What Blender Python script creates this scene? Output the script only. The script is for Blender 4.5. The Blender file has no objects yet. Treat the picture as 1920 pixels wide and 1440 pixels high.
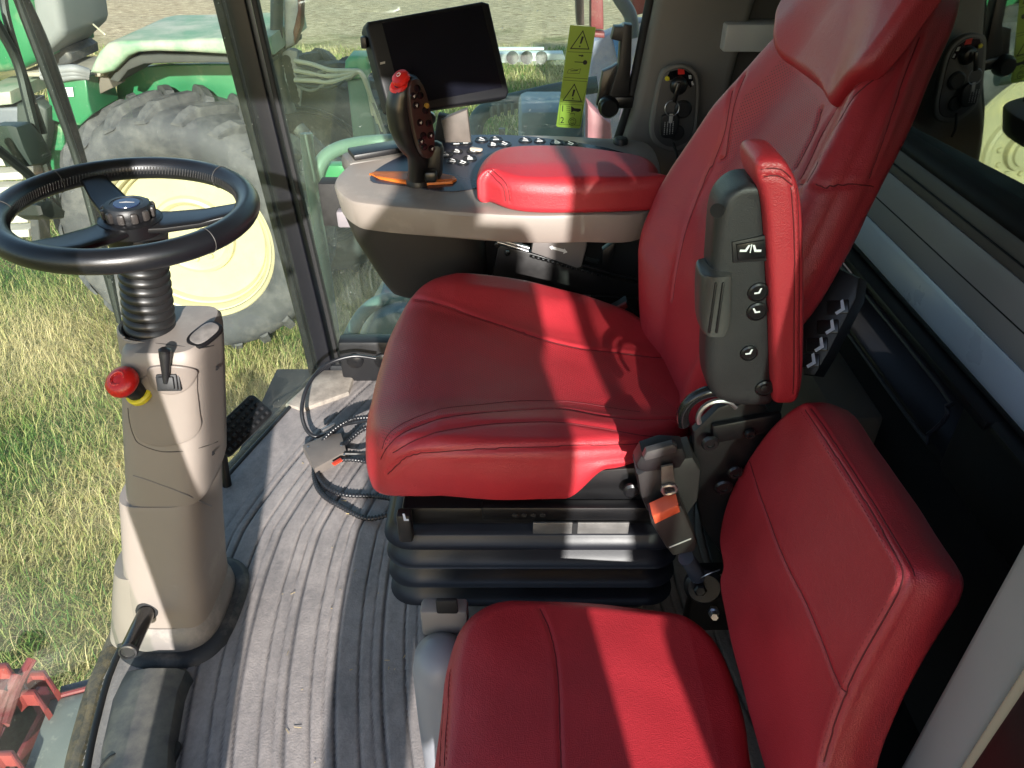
import bpy, bmesh, math, random
import numpy as np
from mathutils import Vector, Matrix
from mathutils.bvhtree import BVHTree

random.seed(7)
rng = np.random.default_rng(7)
scene = bpy.context.scene
C = scene.collection

# ------------------------------------------------------------------ camera
# x: rearward along the cab, y: to the cab's right side, z: up, cab floor at z = 0, field at z = -1.9
CAM = np.array([0.0, 0.0, 1.35])
PITCH = math.radians(35.0)
FPX = 1400.0
cam_d = bpy.data.cameras.new('camera')
cam_d.sensor_width = 36.0
cam_d.lens = 36.0 * FPX / 1920.0
cam_d.clip_start = 0.02
cam_d.clip_end = 500.0
cam_o = bpy.data.objects.new('camera', cam_d)
cam_o.location = CAM
cam_o.rotation_euler = (math.radians(90) - PITCH, 0, 0)
C.objects.link(cam_o)
scene.camera = cam_o

# ------------------------------------------------------------------ sky and sun
SUN = Vector((-0.17, 1.0, -0.375)).normalized()      # direction the light travels
elev = math.asin(-SUN.z)
azim = math.atan2(-SUN.x, -SUN.y)                      # clockwise from +y
world = bpy.data.worlds.new('World')
scene.world = world
world.use_nodes = True
wn = world.node_tree
sky = wn.nodes.new('ShaderNodeTexSky')
sky.sky_type = 'NISHITA'
sky.sun_disc = False
sky.sun_elevation = elev
sky.sun_rotation = azim
sky.air_density = 1.0
sky.dust_density = 1.0
bg = wn.nodes['Background']
bg.inputs['Strength'].default_value = 0.15
wn.links.new(sky.outputs['Color'], bg.inputs['Color'])
sun_d = bpy.data.lights.new('sun', 'SUN')
sun_d.energy = 5.0
sun_d.angle = math.radians(0.7)
sun_d.color = (1.0, 0.965, 0.91)
sun_o = bpy.data.objects.new('sun', sun_d)
sun_o.rotation_euler = SUN.to_track_quat('-Z', 'Y').to_euler()
sun_o.location = (2, -10, 8)
C.objects.link(sun_o)
scene.view_settings.view_transform = 'Standard'
scene.view_settings.look = 'None'
scene.view_settings.gamma = 1.0
scene.view_settings.use_curve_mapping = False
scene.view_settings.exposure = 1.15
scene.render.film_transparent = False
scene.cycles.max_bounces = 8
scene.cycles.diffuse_bounces = 4
scene.cycles.glossy_bounces = 3
scene.cycles.transparent_max_bounces = 12
scene.cycles.transmission_bounces = 4
scene.cycles.sample_clamp_indirect = 6.0
scene.cycles.caustics_reflective = False
scene.cycles.caustics_refractive = False

# ------------------------------------------------------------------ measuring helper
_cp, _sp = math.cos(PITCH), math.sin(PITCH)
def ray(px, py):
    u = (px - 960.0) / FPX; v = (720.0 - py) / FPX
    return np.array([u, _cp + v * _sp, -_sp + v * _cp])
def P(px, py, x=None, y=None, z=None):
    """where the sight line through a point of the photograph meets a plane of the cab"""
    d = ray(px, py)
    if x is not None: t = (x - CAM[0]) / d[0]
    elif y is not None: t = (y - CAM[1]) / d[1]
    else: t = (z - CAM[2]) / d[2]
    return CAM + d * t
def PP(px, py, o, n):
    d = ray(px, py); o = np.array(o, float); n = np.array(n, float)
    return CAM + d * (np.dot(o - CAM, n) / np.dot(d, n))

# ------------------------------------------------------------------ materials
def lin(c):
    c = c / 255.0
    return c / 12.92 if c <= 0.04045 else ((c + 0.055) / 1.055) ** 2.4
def rgb(r, g, b): return (lin(r), lin(g), lin(b), 1.0)

MATS = {}
def mat(name, col, rough=0.5, metal=0.0, spec=0.5, bump=None, var=None, dust=None, coat=0.0, coord='Object'):
    """bump=(scale, strength, distance); var=(scale, amount); dust=(colour, scale, lo, hi)"""
    if name in MATS: return MATS[name]
    m = bpy.data.materials.new(name); m.use_nodes = True
    nt = m.node_tree; b = nt.nodes['Principled BSDF']
    b.inputs['Base Color'].default_value = col
    b.inputs['Roughness'].default_value = rough
    b.inputs['Metallic'].default_value = metal
    b.inputs['Specular IOR Level'].default_value = spec
    if coat: b.inputs['Coat Weight'].default_value = coat; b.inputs['Coat Roughness'].default_value = 0.1
    tc = nt.nodes.new('ShaderNodeTexCoord')
    src = None
    if var:
        n = nt.nodes.new('ShaderNodeTexNoise'); n.inputs['Scale'].default_value = var[0]; n.inputs['Detail'].default_value = 6
        nt.links.new(tc.outputs[coord], n.inputs['Vector'])
        r = nt.nodes.new('ShaderNodeMapRange'); r.inputs[1].default_value = 0.25; r.inputs[2].default_value = 0.75
        r.inputs[3].default_value = 1 - var[1]; r.inputs[4].default_value = 1 + var[1]
        nt.links.new(n.outputs['Fac'], r.inputs[0])
        x = nt.nodes.new('ShaderNodeVectorMath'); x.operation = 'SCALE'
        x.inputs[0].default_value = col[:3]
        nt.links.new(r.outputs[0], x.inputs['Scale'])
        src = x.outputs[0]
        r2 = nt.nodes.new('ShaderNodeMapRange'); r2.inputs[3].default_value = max(0.05, rough - 0.12); r2.inputs[4].default_value = min(1, rough + 0.12)
        nt.links.new(n.outputs['Fac'], r2.inputs[0]); nt.links.new(r2.outputs[0], b.inputs['Roughness'])
    if dust:
        n = nt.nodes.new('ShaderNodeTexNoise'); n.inputs['Scale'].default_value = dust[1]; n.inputs['Detail'].default_value = 9
        n.inputs['Roughness'].default_value = 0.68
        nt.links.new(tc.outputs[coord], n.inputs['Vector'])
        r = nt.nodes.new('ShaderNodeMapRange'); r.inputs[1].default_value = dust[2]; r.inputs[2].default_value = dust[3]
        nt.links.new(n.outputs['Fac'], r.inputs[0])
        mx = nt.nodes.new('ShaderNodeMix'); mx.data_type = 'RGBA'
        nt.links.new(r.outputs[0], mx.inputs['Factor'])
        if src: nt.links.new(src, mx.inputs[6])
        else: mx.inputs[6].default_value = col
        mx.inputs[7].default_value = dust[0]
        src = mx.outputs[2]
    if src: nt.links.new(src, b.inputs['Base Color'])
    if bump:
        n = nt.nodes.new('ShaderNodeTexNoise'); n.inputs['Scale'].default_value = bump[0]; n.inputs['Detail'].default_value = 3
        nt.links.new(tc.outputs[coord], n.inputs['Vector'])
        bp = nt.nodes.new('ShaderNodeBump'); bp.inputs['Strength'].default_value = bump[1]; bp.inputs['Distance'].default_value = bump[2]
        nt.links.new(n.outputs['Fac'], bp.inputs['Height']); nt.links.new(bp.outputs['Normal'], b.inputs['Normal'])
    MATS[name] = m
    return m

def leather(name, col, perf=True):
    m = bpy.data.materials.new(name); m.use_nodes = True
    nt = m.node_tree; b = nt.nodes['Principled BSDF']; N = nt.nodes.new; L = nt.links.new
    b.inputs['Roughness'].default_value = 0.45
    b.inputs['Specular IOR Level'].default_value = 0.65
    tc = N('ShaderNodeTexCoord')
    n1 = N('ShaderNodeTexNoise'); n1.inputs['Scale'].default_value = 7; n1.inputs['Detail'].default_value = 6
    L(tc.outputs['Object'], n1.inputs['Vector'])
    r = N('ShaderNodeMapRange'); r.inputs[1].default_value = .3; r.inputs[2].default_value = .7; r.inputs[3].default_value = .88; r.inputs[4].default_value = 1.1
    L(n1.outputs['Fac'], r.inputs[0])
    x = N('ShaderNodeVectorMath'); x.operation = 'SCALE'; x.inputs[0].default_value = col[:3]
    L(r.outputs[0], x.inputs['Scale'])
    rr = N('ShaderNodeMapRange'); rr.inputs[3].default_value = .36; rr.inputs[4].default_value = .52
    L(n1.outputs['Fac'], rr.inputs[0]); L(rr.outputs[0], b.inputs['Roughness'])
    vo = N('ShaderNodeTexVoronoi'); vo.inputs['Scale'].default_value = 620; L(tc.outputs['Object'], vo.inputs['Vector'])
    cr = N('ShaderNodeTexNoise'); cr.inputs['Scale'].default_value = 60; cr.inputs['Detail'].default_value = 5; cr.inputs['Distortion'].default_value = 1.2
    L(tc.outputs['Object'], cr.inputs['Vector'])
    ad = N('ShaderNodeMath'); ad.operation = 'MULTIPLY_ADD'; ad.inputs[1].default_value = 1.2
    L(cr.outputs['Fac'], ad.inputs[0]); L(vo.outputs['Distance'], ad.inputs[2])
    h = ad.outputs[0]
    # perforated panel: rows of small holes, only where the panel is cut from perforated hide
    at = N('ShaderNodeAttribute'); at.attribute_name = 'perf'
    uv = N('ShaderNodeUVMap'); uv.uv_map = 'hide'
    sp = N('ShaderNodeSeparateXYZ'); L(uv.outputs['UV'], sp.inputs[0])
    k = 2 * math.pi / 0.0062
    def wave(expr_a, expr_b, sign):
        a = N('ShaderNodeMath'); a.operation = 'ADD' if sign > 0 else 'SUBTRACT'
        L(expr_a, a.inputs[0]); L(expr_b, a.inputs[1])
        mlt = N('ShaderNodeMath'); mlt.operation = 'MULTIPLY'; mlt.inputs[1].default_value = k * .5; L(a.outputs[0], mlt.inputs[0])
        s = N('ShaderNodeMath'); s.operation = 'SINE'; L(mlt.outputs[0], s.inputs[0])
        q = N('ShaderNodeMath'); q.operation = 'MULTIPLY'; L(s.outputs[0], q.inputs[0]); L(s.outputs[0], q.inputs[1])
        return q.outputs[0]
    w = N('ShaderNodeMath'); w.operation = 'MULTIPLY'
    L(wave(sp.outputs[0], sp.outputs[1], 1), w.inputs[0]); L(wave(sp.outputs[0], sp.outputs[1], -1), w.inputs[1])
    ho = N('ShaderNodeMapRange'); ho.inputs[1].default_value = .45; ho.inputs[2].default_value = .75; L(w.outputs[0], ho.inputs[0])
    hm = N('ShaderNodeMath'); hm.operation = 'MULTIPLY'; L(ho.outputs[0], hm.inputs[0]); L(at.outputs['Fac'], hm.inputs[1])
    sub = N('ShaderNodeMath'); sub.operation = 'MULTIPLY_ADD'; sub.inputs[1].default_value = -4.0
    L(hm.outputs[0], sub.inputs[0]); L(h, sub.inputs[2])
    mx = N('ShaderNodeMix'); mx.data_type = 'RGBA'
    L(hm.outputs[0], mx.inputs['Factor']); L(x.outputs[0], mx.inputs[6]); mx.inputs[7].default_value = (col[0] * .25, col[1] * .2, col[2] * .2, 1)
    L(mx.outputs[2], b.inputs['Base Color'])
    bp = N('ShaderNodeBump'); bp.inputs['Strength'].default_value = 0.32; bp.inputs['Distance'].default_value = 0.0012
    L(sub.outputs[0], bp.inputs['Height']); L(bp.outputs['Normal'], b.inputs['Normal'])
    MATS[name] = m
    return m

def glass_mat(name, tint, refl_rough=0.02, f0=0.08, dirt=0.05, dirt_scale=6.0, dirt_col=(.75, .78, .7, 1)):
    m = bpy.data.materials.new(name); m.use_nodes = True
    nt = m.node_tree; N = nt.nodes.new; L = nt.links.new
    for n in list(nt.nodes):
        if n.type == 'BSDF_PRINCIPLED': nt.nodes.remove(n)
    out = [n for n in nt.nodes if n.type == 'OUTPUT_MATERIAL'][0]
    tr = N('ShaderNodeBsdfTransparent'); tr.inputs[0].default_value = tint
    gl = N('ShaderNodeBsdfGlossy'); gl.inputs['Roughness'].default_value = refl_rough; gl.inputs[0].default_value = (.95, 1, .95, 1)
    lw = N('ShaderNodeLayerWeight'); lw.inputs[0].default_value = 0.35
    mr = N('ShaderNodeMapRange'); mr.inputs[3].default_value = f0; mr.inputs[4].default_value = 0.75
    pw = N('ShaderNodeMath'); pw.operation = 'POWER'; pw.inputs[1].default_value = 2.5
    L(lw.outputs['Facing'], pw.inputs[0]); L(pw.outputs[0], mr.inputs[0])
    mix = N('ShaderNodeMixShader'); L(mr.outputs[0], mix.inputs[0]); L(tr.outputs[0], mix.inputs[1]); L(gl.outputs[0], mix.inputs[2])
    last = mix.outputs[0]
    if dirt:
        df = N('ShaderNodeBsdfDiffuse'); df.inputs[0].default_value = dirt_col
        tl = N('ShaderNodeBsdfTranslucent'); tl.inputs[0].default_value = dirt_col
        dm = N('ShaderNodeMixShader'); dm.inputs[0].default_value = .5; L(df.outputs[0], dm.inputs[1]); L(tl.outputs[0], dm.inputs[2])
        tc = N('ShaderNodeTexCoord')
        n1 = N('ShaderNodeTexNoise'); n1.inputs['Scale'].default_value = dirt_scale; n1.inputs['Detail'].default_value = 10; n1.inputs['Roughness'].default_value = .7
        n2 = N('ShaderNodeTexNoise'); n2.inputs['Scale'].default_value = 160; n2.inputs['Detail'].default_value = 2
        L(tc.outputs['Object'], n1.inputs['Vector']); L(tc.outputs['Object'], n2.inputs['Vector'])
        r1 = N('ShaderNodeMapRange'); r1.inputs[1].default_value = .3; r1.inputs[2].default_value = .75; r1.inputs[3].default_value = dirt * .35; r1.inputs[4].default_value = dirt * 1.8
        L(n1.outputs['Fac'], r1.inputs[0])
        r2 = N('ShaderNodeMapRange'); r2.inputs[1].default_value = .70; r2.inputs[2].default_value = .78; r2.inputs[3].default_value = 0; r2.inputs[4].default_value = .35
        L(n2.outputs['Fac'], r2.inputs[0])
        ad = N('ShaderNodeMath'); L(r1.outputs[0], ad.inputs[0]); L(r2.outputs[0], ad.inputs[1])
        m2 = N('ShaderNodeMixShader'); L(ad.outputs[0], m2.inputs[0]); L(last, m2.inputs[1]); L(dm.outputs[0], m2.inputs[2])
        last = m2.outputs[0]
    L(last, out.inputs['Surface'])
    MATS[name] = m
    return m

# ------------------------------------------------------------------ object helpers
def obj(name, me, m=None, parent=None, smooth=True, angle=40):
    o = bpy.data.objects.new(name, me)
    if m is not None:
        me.materials.clear(); me.materials.append(m)
    if smooth and len(me.polygons):
        me.polygons.foreach_set('use_smooth', np.ones(len(me.polygons), dtype=bool))
        try: me.set_sharp_from_angle(angle=math.radians(angle))
        except Exception: pass
    C.objects.link(o)
    if parent is not None: attach(o, parent)
    return o
def world_loc(o):
    l = Vector(o.location)
    return l
def attach(o, parent):
    o.parent = parent
    root = parent
    off = Vector((0, 0, 0))
    if parent.parent is None:
        o.matrix_parent_inverse = Matrix.Translation(-Vector(parent.location))
    # parts of parts: their parents' meshes are already in cab coordinates
def tag(o, label=None, cat=None, group=None, kind=None):
    if label: o['label'] = label
    if cat: o['category'] = cat
    if group: o['group'] = group
    if kind: o['kind'] = kind
    return o
def thing(name, loc, label=None, cat=None, group=None, kind=None):
    o = bpy.data.objects.new(name, None)
    o.empty_display_size = 0.05
    o.location = loc
    C.objects.link(o)
    return tag(o, label, cat, group, kind)
def from_np(name, V, F):
    me = bpy.data.meshes.new(name)
    me.from_pydata([tuple(map(float, v)) for v in V], [], [tuple(map(int, f)) for f in F])
    me.update()
    return me
def bm_mesh(name, bm):
    me = bpy.data.meshes.new(name); bm.normal_update(); bm.to_mesh(me); bm.free()
    return me
def frame(o, z, xhint=(1, 0, 0)):
    z = Vector(z).normalized(); x = Vector(xhint); x = (x - z * x.dot(z)).normalized(); y = z.cross(x)
    m = Matrix((x, y, z)).transposed().to_4x4(); m.translation = Vector(o)
    return m
def box(name, c, s, m, parent=None, bevel=0.004, rot=None, seg=2):
    """box of size s centred on c; rot is a 3x3 / euler tuple / 4x4 frame"""
    bm = bmesh.new(); bmesh.ops.create_cube(bm, size=1.0)
    for v in bm.verts: v.co = Vector((v.co.x * s[0], v.co.y * s[1], v.co.z * s[2]))
    if bevel:
        bmesh.ops.bevel(bm, geom=list(bm.edges), offset=min(bevel, min(s) * .45), segments=seg, profile=.5, affect='EDGES')
    if rot is not None:
        if isinstance(rot, (tuple, list)):
            from mathutils import Euler
            R = Euler(rot).to_matrix().to_4x4()
        else: R = rot.to_4x4() if not isinstance(rot, Matrix) or len(rot) == 3 else rot
        bmesh.ops.transform(bm, matrix=R, verts=bm.verts)
    bmesh.ops.translate(bm, vec=Vector(c), verts=bm.verts)
    return obj(name, bm_mesh(name, bm), m, parent)
def prism(name, pts, depth, m, parent=None, fr=None, bevel=0.003, seg=2, smooth_angle=35):
    """polygon pts (2d) in frame fr (local x,y), extruded along local -z by depth (front face at z=0)"""
    bm = bmesh.new()
    vs = [bm.verts.new((p[0], p[1], 0)) for p in pts]
    f = bm.faces.new(vs)
    bm.normal_update()
    if f.normal.z < 0: f.normal_flip()
    r = bmesh.ops.extrude_face_region(bm, geom=[f])
    nv = [g for g in r['geom'] if isinstance(g, bmesh.types.BMVert)]
    bmesh.ops.translate(bm, vec=(0, 0, -depth), verts=vs)
    bmesh.ops.recalc_face_normals(bm, faces=bm.faces)
    if bevel:
        ee = [e for e in bm.edges if abs(e.verts[0].co.z) < 1e-7 and abs(e.verts[1].co.z) < 1e-7]
        bmesh.ops.bevel(bm, geom=ee, offset=min(bevel, depth * .8), segments=seg, profile=.5, affect='EDGES', clamp_overlap=True)
    if fr is not None: bmesh.ops.transform(bm, matrix=fr, verts=bm.verts)
    return obj(name, bm_mesh(name, bm), m, parent, angle=smooth_angle)
def catmull(pts, n, closed=False):
    pts = np.array(pts, float); k = len(pts); out = []
    segs = k if closed else k - 1
    for i in range(segs):
        p0 = pts[(i - 1) % k] if (closed or i > 0) else 2 * pts[0] - pts[1]
        p1 = pts[i]; p2 = pts[(i + 1) % k]
        p3 = pts[(i + 2) % k] if (closed or i + 2 < k) else 2 * pts[-1] - pts[-2]
        for j in range(n):
            t = j / n
            out.append(.5 * ((2 * p1) + (-p0 + p2) * t + (2 * p0 - 5 * p1 + 4 * p2 - p3) * t * t + (-p0 + 3 * p1 - 3 * p2 + p3) * t ** 3))
    if not closed: out.append(pts[-1])
    return np.array(out)
def resample(pts, n, closed=False):
    pts = np.array(pts, float)
    q = np.vstack([pts, pts[:1]]) if closed else pts
    L = np.concatenate([[0], np.cumsum(np.linalg.norm(np.diff(q, axis=0), axis=1))])
    s = np.linspace(0, L[-1], n + 1)[:-1] if closed else np.linspace(0, L[-1], n)
    return np.stack([np.interp(s, L, q[:, i]) for i in range(q.shape[1])], 1)
def tube_data(pts, r, seg=10, closed=False, caps=True):
    pts = np.array(pts, float); n = len(pts)
    r = np.full(n, r) if np.isscalar(r) else np.array(r, float)
    T = np.gradient(pts, axis=0) if not closed else np.roll(pts, -1, 0) - np.roll(pts, 1, 0)
    T /= np.linalg.norm(T, axis=1)[:, None] + 1e-12
    u = np.cross(T[0], [0, 0, 1.0])
    if np.linalg.norm(u) < 1e-3: u = np.cross(T[0], [0, 1.0, 0])
    u /= np.linalg.norm(u); V = []
    a = np.linspace(0, 2 * np.pi, seg, endpoint=False)
    for i in range(n):
        u = u - T[i] * np.dot(u, T[i]); u /= np.linalg.norm(u); w = np.cross(T[i], u)
        V.append(pts[i] + r[i] * (np.cos(a)[:, None] * u + np.sin(a)[:, None] * w))
    V = np.vstack(V); F = []
    for i in range(n if closed else n - 1):
        for j in range(seg):
            k = (j + 1) % seg; i2 = (i + 1) % n
            F.append((i * seg + j, i2 * seg + j, i2 * seg + k, i * seg + k))
    F = [f[::-1] for f in F]
    if caps and not closed:
        F.append(tuple(range(seg))); F.append(tuple((n - 1) * seg + j for j in reversed(range(seg))))
    return V, F
def tube(name, pts, r, m, parent=None, seg=10, smooth=6, closed=False):
    p = catmull(pts, smooth, closed) if smooth and len(pts) > 2 else np.array(pts, float)
    if not np.isscalar(r):
        r = np.interp(np.linspace(0, 1, len(p)), np.linspace(0, 1, len(r)), r)
    V, F = tube_data(p, r, seg, closed)
    return obj(name, from_np(name, V, F), m, parent)
def lathe(name, prof, m, parent=None, fr=None, seg=40, angle=35, caps=True):
    """prof: (radius, height) pairs about the local z axis of frame fr"""
    V = []; F = []; n = len(prof)
    for (r, h) in prof:
        for j in range(seg):
            a = 2 * math.pi * j / seg
            V.append((r * math.cos(a), r * math.sin(a), h))
    for i in range(n - 1):
        for j in range(seg):
            k = (j + 1) % seg
            F.append((i * seg + j, i * seg + k, (i + 1) * seg + k, (i + 1) * seg + j))
    if caps: F.append(tuple(reversed(range(seg)))); F.append(tuple((n - 1) * seg + j for j in range(seg)))
    me = from_np(name, V, F)
    bm = bmesh.new(); bm.from_mesh(me); bmesh.ops.remove_doubles(bm, verts=bm.verts, dist=1e-6)
    bmesh.ops.recalc_face_normals(bm, faces=bm.faces)
    if fr is not None: bmesh.ops.transform(bm, matrix=fr, verts=bm.verts)
    bm.to_mesh(me); bm.free()
    return obj(name, me, m, parent, angle=angle)
def loft(name, secs, m, parent=None, caps=True, angle=45):
    """secs: list of closed loops (n x 3) with equal counts"""
    n = len(secs[0]); V = np.vstack(secs); F = []
    for i in range(len(secs) - 1):
        for j in range(n):
            k = (j + 1) % n
            F.append((i * n + j, i * n + k, (i + 1) * n + k, (i + 1) * n + j))
    if caps:
        F.append(tuple(reversed(range(n)))); F.append(tuple((len(secs) - 1) * n + j for j in range(n)))
    me = from_np(name, V, F)
    bm = bmesh.new(); bm.from_mesh(me); bmesh.ops.recalc_face_normals(bm, faces=bm.faces); bm.to_mesh(me); bm.free()
    return obj(name, me, m, parent, angle=angle)
def superellipse(n, a, b, e, nseg=48):
    t = np.linspace(0, 2 * np.pi, nseg, endpoint=False)
    c, s = np.cos(t), np.sin(t)
    return np.stack([a * np.sign(c) * np.abs(c) ** (2 / e), b * np.sign(s) * np.abs(s) ** (2 / e)], 1)
def rrect(w, h, r, k=5):
    pts = []
    for cx, cy, a0 in ((w / 2 - r, h / 2 - r, 0), (-w / 2 + r, h / 2 - r, 90), (-w / 2 + r, -h / 2 + r, 180), (w / 2 - r, -h / 2 + r, 270)):
        for i in range(k + 1):
            a = math.radians(a0 + 90 * i / k); pts.append((cx + r * math.cos(a), cy + r * math.sin(a)))
    return pts
def grid_mesh(name, V, nu, nv, flip=False):
    F = [(i * nv + j, (i + 1) * nv + j, (i + 1) * nv + j + 1, i * nv + j + 1) for i in range(nu - 1) for j in range(nv - 1)]
    if flip: F = [f[::-1] for f in F]
    return from_np(name, V, F)
def bvh_of(me):
    return BVHTree.FromPolygons([v.co.copy() for v in me.vertices], [tuple(p.vertices) for p in me.polygons])
def cast(bvh, px, py):
    d = Vector(ray(px, py)).normalized()
    h = bvh.ray_cast(Vector(CAM), d)
    return None if h[0] is None else np.array(h[0])
def seg_dist(V, poly):
    best = np.full(len(V), 1e9)
    for a, b in zip(poly[:-1], poly[1:]):
        ab = b - a; l = np.dot(ab, ab) + 1e-12
        t = np.clip(((V - a) @ ab) / l, 0, 1)
        d = np.linalg.norm(V - (a + t[:, None] * ab), axis=1)
        best = np.minimum(best, d)
    return best
def copy_tree(o, parent=None, offset=None):
    c = o.copy(); C.objects.link(c)
    if parent is not None:
        c.parent = parent
    for ch in list(o.children): copy_tree(ch, c)
    return c
def text_mesh(name, s, size, m, parent, fr, depth=0.0004, align='CENTER'):
    cu = bpy.data.curves.new(name, 'FONT'); cu.body = s; cu.size = size; cu.extrude = depth
    cu.align_x = align; cu.align_y = 'CENTER'
    to = bpy.data.objects.new(name + '_tmp', cu); C.objects.link(to)
    bpy.context.view_layer.update()
    me = bpy.data.meshes.new_from_object(to.evaluated_get(bpy.context.evaluated_depsgraph_get()))
    bpy.data.objects.remove(to); bpy.data.curves.remove(cu)
    me.transform(fr)
    return obj(name, me, m, parent, smooth=False)

# padded, upholstered piece ------------------------------------------------
def pillow(name, outline, fr, top, depth, er, m, parent=None, nth=360, nr=80, bottom_r=0.02, side_bulge=0.0, seams=(), perf=None, wr=0.0, back=None, taper=0.0):
    """outline: closed 2d curve in frame fr; top(u,v): height of the padded face; depth(u,v): thickness below face;
    seams: (polyline of photo points or 3d points, width, depth)"""
    o2 = resample(catmull(outline, 12, True), nth, True)
    c = o2.mean(0); D = o2 - c; R = np.linalg.norm(D, axis=1)
    rows = []
    def H(q): return np.array([top(u, v) for u, v in q]) if not getattr(top, 'vec', False) else top(q[:, 0], q[:, 1])
    def DP(q): return np.array([depth(u, v) for u, v in q]) if callable(depth) else np.full(len(q), depth)
    # bottom cap -> side -> rounded edge -> face
    hb = H(o2) - DP(o2)
    nb = 5
    for i in range(4):       # underside
        s = (i + 1) / 5 * .96
        q = c + D * s
        rows.append(np.column_stack([q, H(q) - DP(q)]))
    for i in range(nb):
        a = math.pi / 2 * i / nb
        ins = bottom_r * (1 - math.sin(a)) + taper
        q = c + D * (1 - ins / R)[:, None]
        rows.append(np.column_stack([q, hb + bottom_r * (1 - math.cos(a))]))
    ns = 12
    h0 = hb + bottom_r; h1 = H(o2) - er
    for i in range(ns + 1):
        t = i / ns
        q = c + D * (1 + (side_bulge * math.sin(math.pi * t) - taper * (1 - t)) / R)[:, None]
        rows.append(np.column_stack([q, h0 + (h1 - h0) * t]))
    ne = 12
    for i in range(1, ne + 1):
        a = math.pi / 2 * i / ne
        q = c + D * (1 - er * (1 - math.cos(a)) / R)[:, None]
        rows.append(np.column_stack([q, H(q) - er * (1 - math.sin(a))]))
    s0 = 1 - er / R
    for i in range(1, nr):
        s = s0 * (1 - i / nr)
        q = c + D * s[:, None]
        rows.append(np.column_stack([q, H(q)]))
    W = np.vstack(rows); nrow = len(rows)
    cen = np.array([[c[0], c[1], H(c[None])[0]], [c[0], c[1], H(c[None])[0] - DP(c[None])[0]]])
    W = np.vstack([W, cen])
    M = np.array(fr)
    X = W @ M[:3, :3].T + M[:3, 3]
    F = []
    for i in range(nrow - 1):
        b0 = i * nth; b1 = b0 + nth
        for j in range(nth):
            k = (j + 1) % nth
            F.append((b0 + j, b0 + k, b1 + k, b1 + j))
    e = (nrow - 1) * nth; ci = nrow * nth
    for j in range(nth):
        k = (j + 1) % nth
        F.append((e + j, e + k, ci)); F.append((k, j, ci + 1))
    me = from_np(name, X, F)
    # orientation check
    if me.polygons[(nrow - 2) * nth].normal.dot(Vector(M[:3, 2])) < 0: me.flip_normals()
    bvh = bvh_of(me)
    nrm = np.zeros(len(X) * 3); me.vertex_normals.foreach_get('vector', nrm); nrm = nrm.reshape(-1, 3)
    disp = np.zeros(len(X)); lines = []
    for poly, w, d in seams:
        pts = []
        for p in poly:
            if len(p) == 2:
                h = cast(bvh, p[0], p[1])
                if h is not None: pts.append(h)
            else: pts.append(np.array(p, float))
        if len(pts) < 2: continue
        pl = catmull(pts, 6); lines.append(pl)
        q = []
        for p in pl:
            nn = bvh.find_nearest(Vector(p)); q.append(np.array(nn[0]))
        pl = np.array(q)
        near = np.where(np.min(np.abs(X[:, None, 0] - pl[None, ::4, 0]), axis=1) < .2)[0]
        dd = seg_dist(X, pl)
        disp += -.62 * d * np.exp(-(dd / (1.25 * w)) ** 2) + .10 * d * np.exp(-((dd - 3.2 * w) / (2.0 * w)) ** 2)
    if wr:
        disp += wr * (np.sin(X[:, 0] * 37 + np.sin(X[:, 1] * 21) * 2) * np.sin(X[:, 1] * 29 + X[:, 2] * 33))
    X2 = X + nrm * disp[:, None]
    me.vertices.foreach_set('co', X2.ravel()); me.update()
    uvl = me.uv_layers.new(name='hide')
    li = np.zeros(len(me.loops), dtype=np.int32); me.loops.foreach_get('vertex_index', li)
    uvl.data.foreach_set('uv', W[li][:, :2].ravel())
    pa = me.attributes.new('perf', 'FLOAT', 'POINT')
    if perf is not None:
        poly = []
        Mi = np.linalg.inv(np.array(fr))
        for p in perf:
            h = cast(bvh, p[0], p[1])
            if h is None: continue
            l = Mi @ np.append(h, 1); poly.append(l[:2])
        poly = np.array(poly)
        x, y = W[:, 0], W[:, 1]; ins = np.zeros(len(W), bool)
        for a, b in zip(poly, np.roll(poly, -1, 0)):
            cnd = ((a[1] > y) != (b[1] > y)) & (x < (b[0] - a[0]) * (y - a[1]) / (b[1] - a[1] + 1e-12) + a[0])
            ins ^= cnd
        topmask = np.zeros(len(W)); topmask[(9 + ns) * nth:] = 1
        pa.data.foreach_set('value', (ins * topmask).astype(np.float32))
    o = obj(name, me, m, parent, angle=180)
    seam_cord(o, lines)
    return o, bvh, lines
def seam_cord(o, lines, r=.0011):
    """the dark cord lying in the bottom of the sewn seams of one padded piece"""
    if not lines: return None
    bv = bvh_of(o.data)
    for ln in lines:
        L = resample(ln, max(4, int(np.sum(np.linalg.norm(np.diff(ln, axis=0), axis=1)) / .006)))
        q = []
        for p in L:
            h = bv.find_nearest(Vector(p)); q.append(np.array(h[0]) - np.array(h[1]) * r * .35)
        V, F = tube_data(np.array(q), r, 6)
        obj('seam', from_np('seam', V, F), mat('seam_dark', (RED[0] * .30, RED[1] * .25, RED[2] * .3, 1), .7), o)
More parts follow.
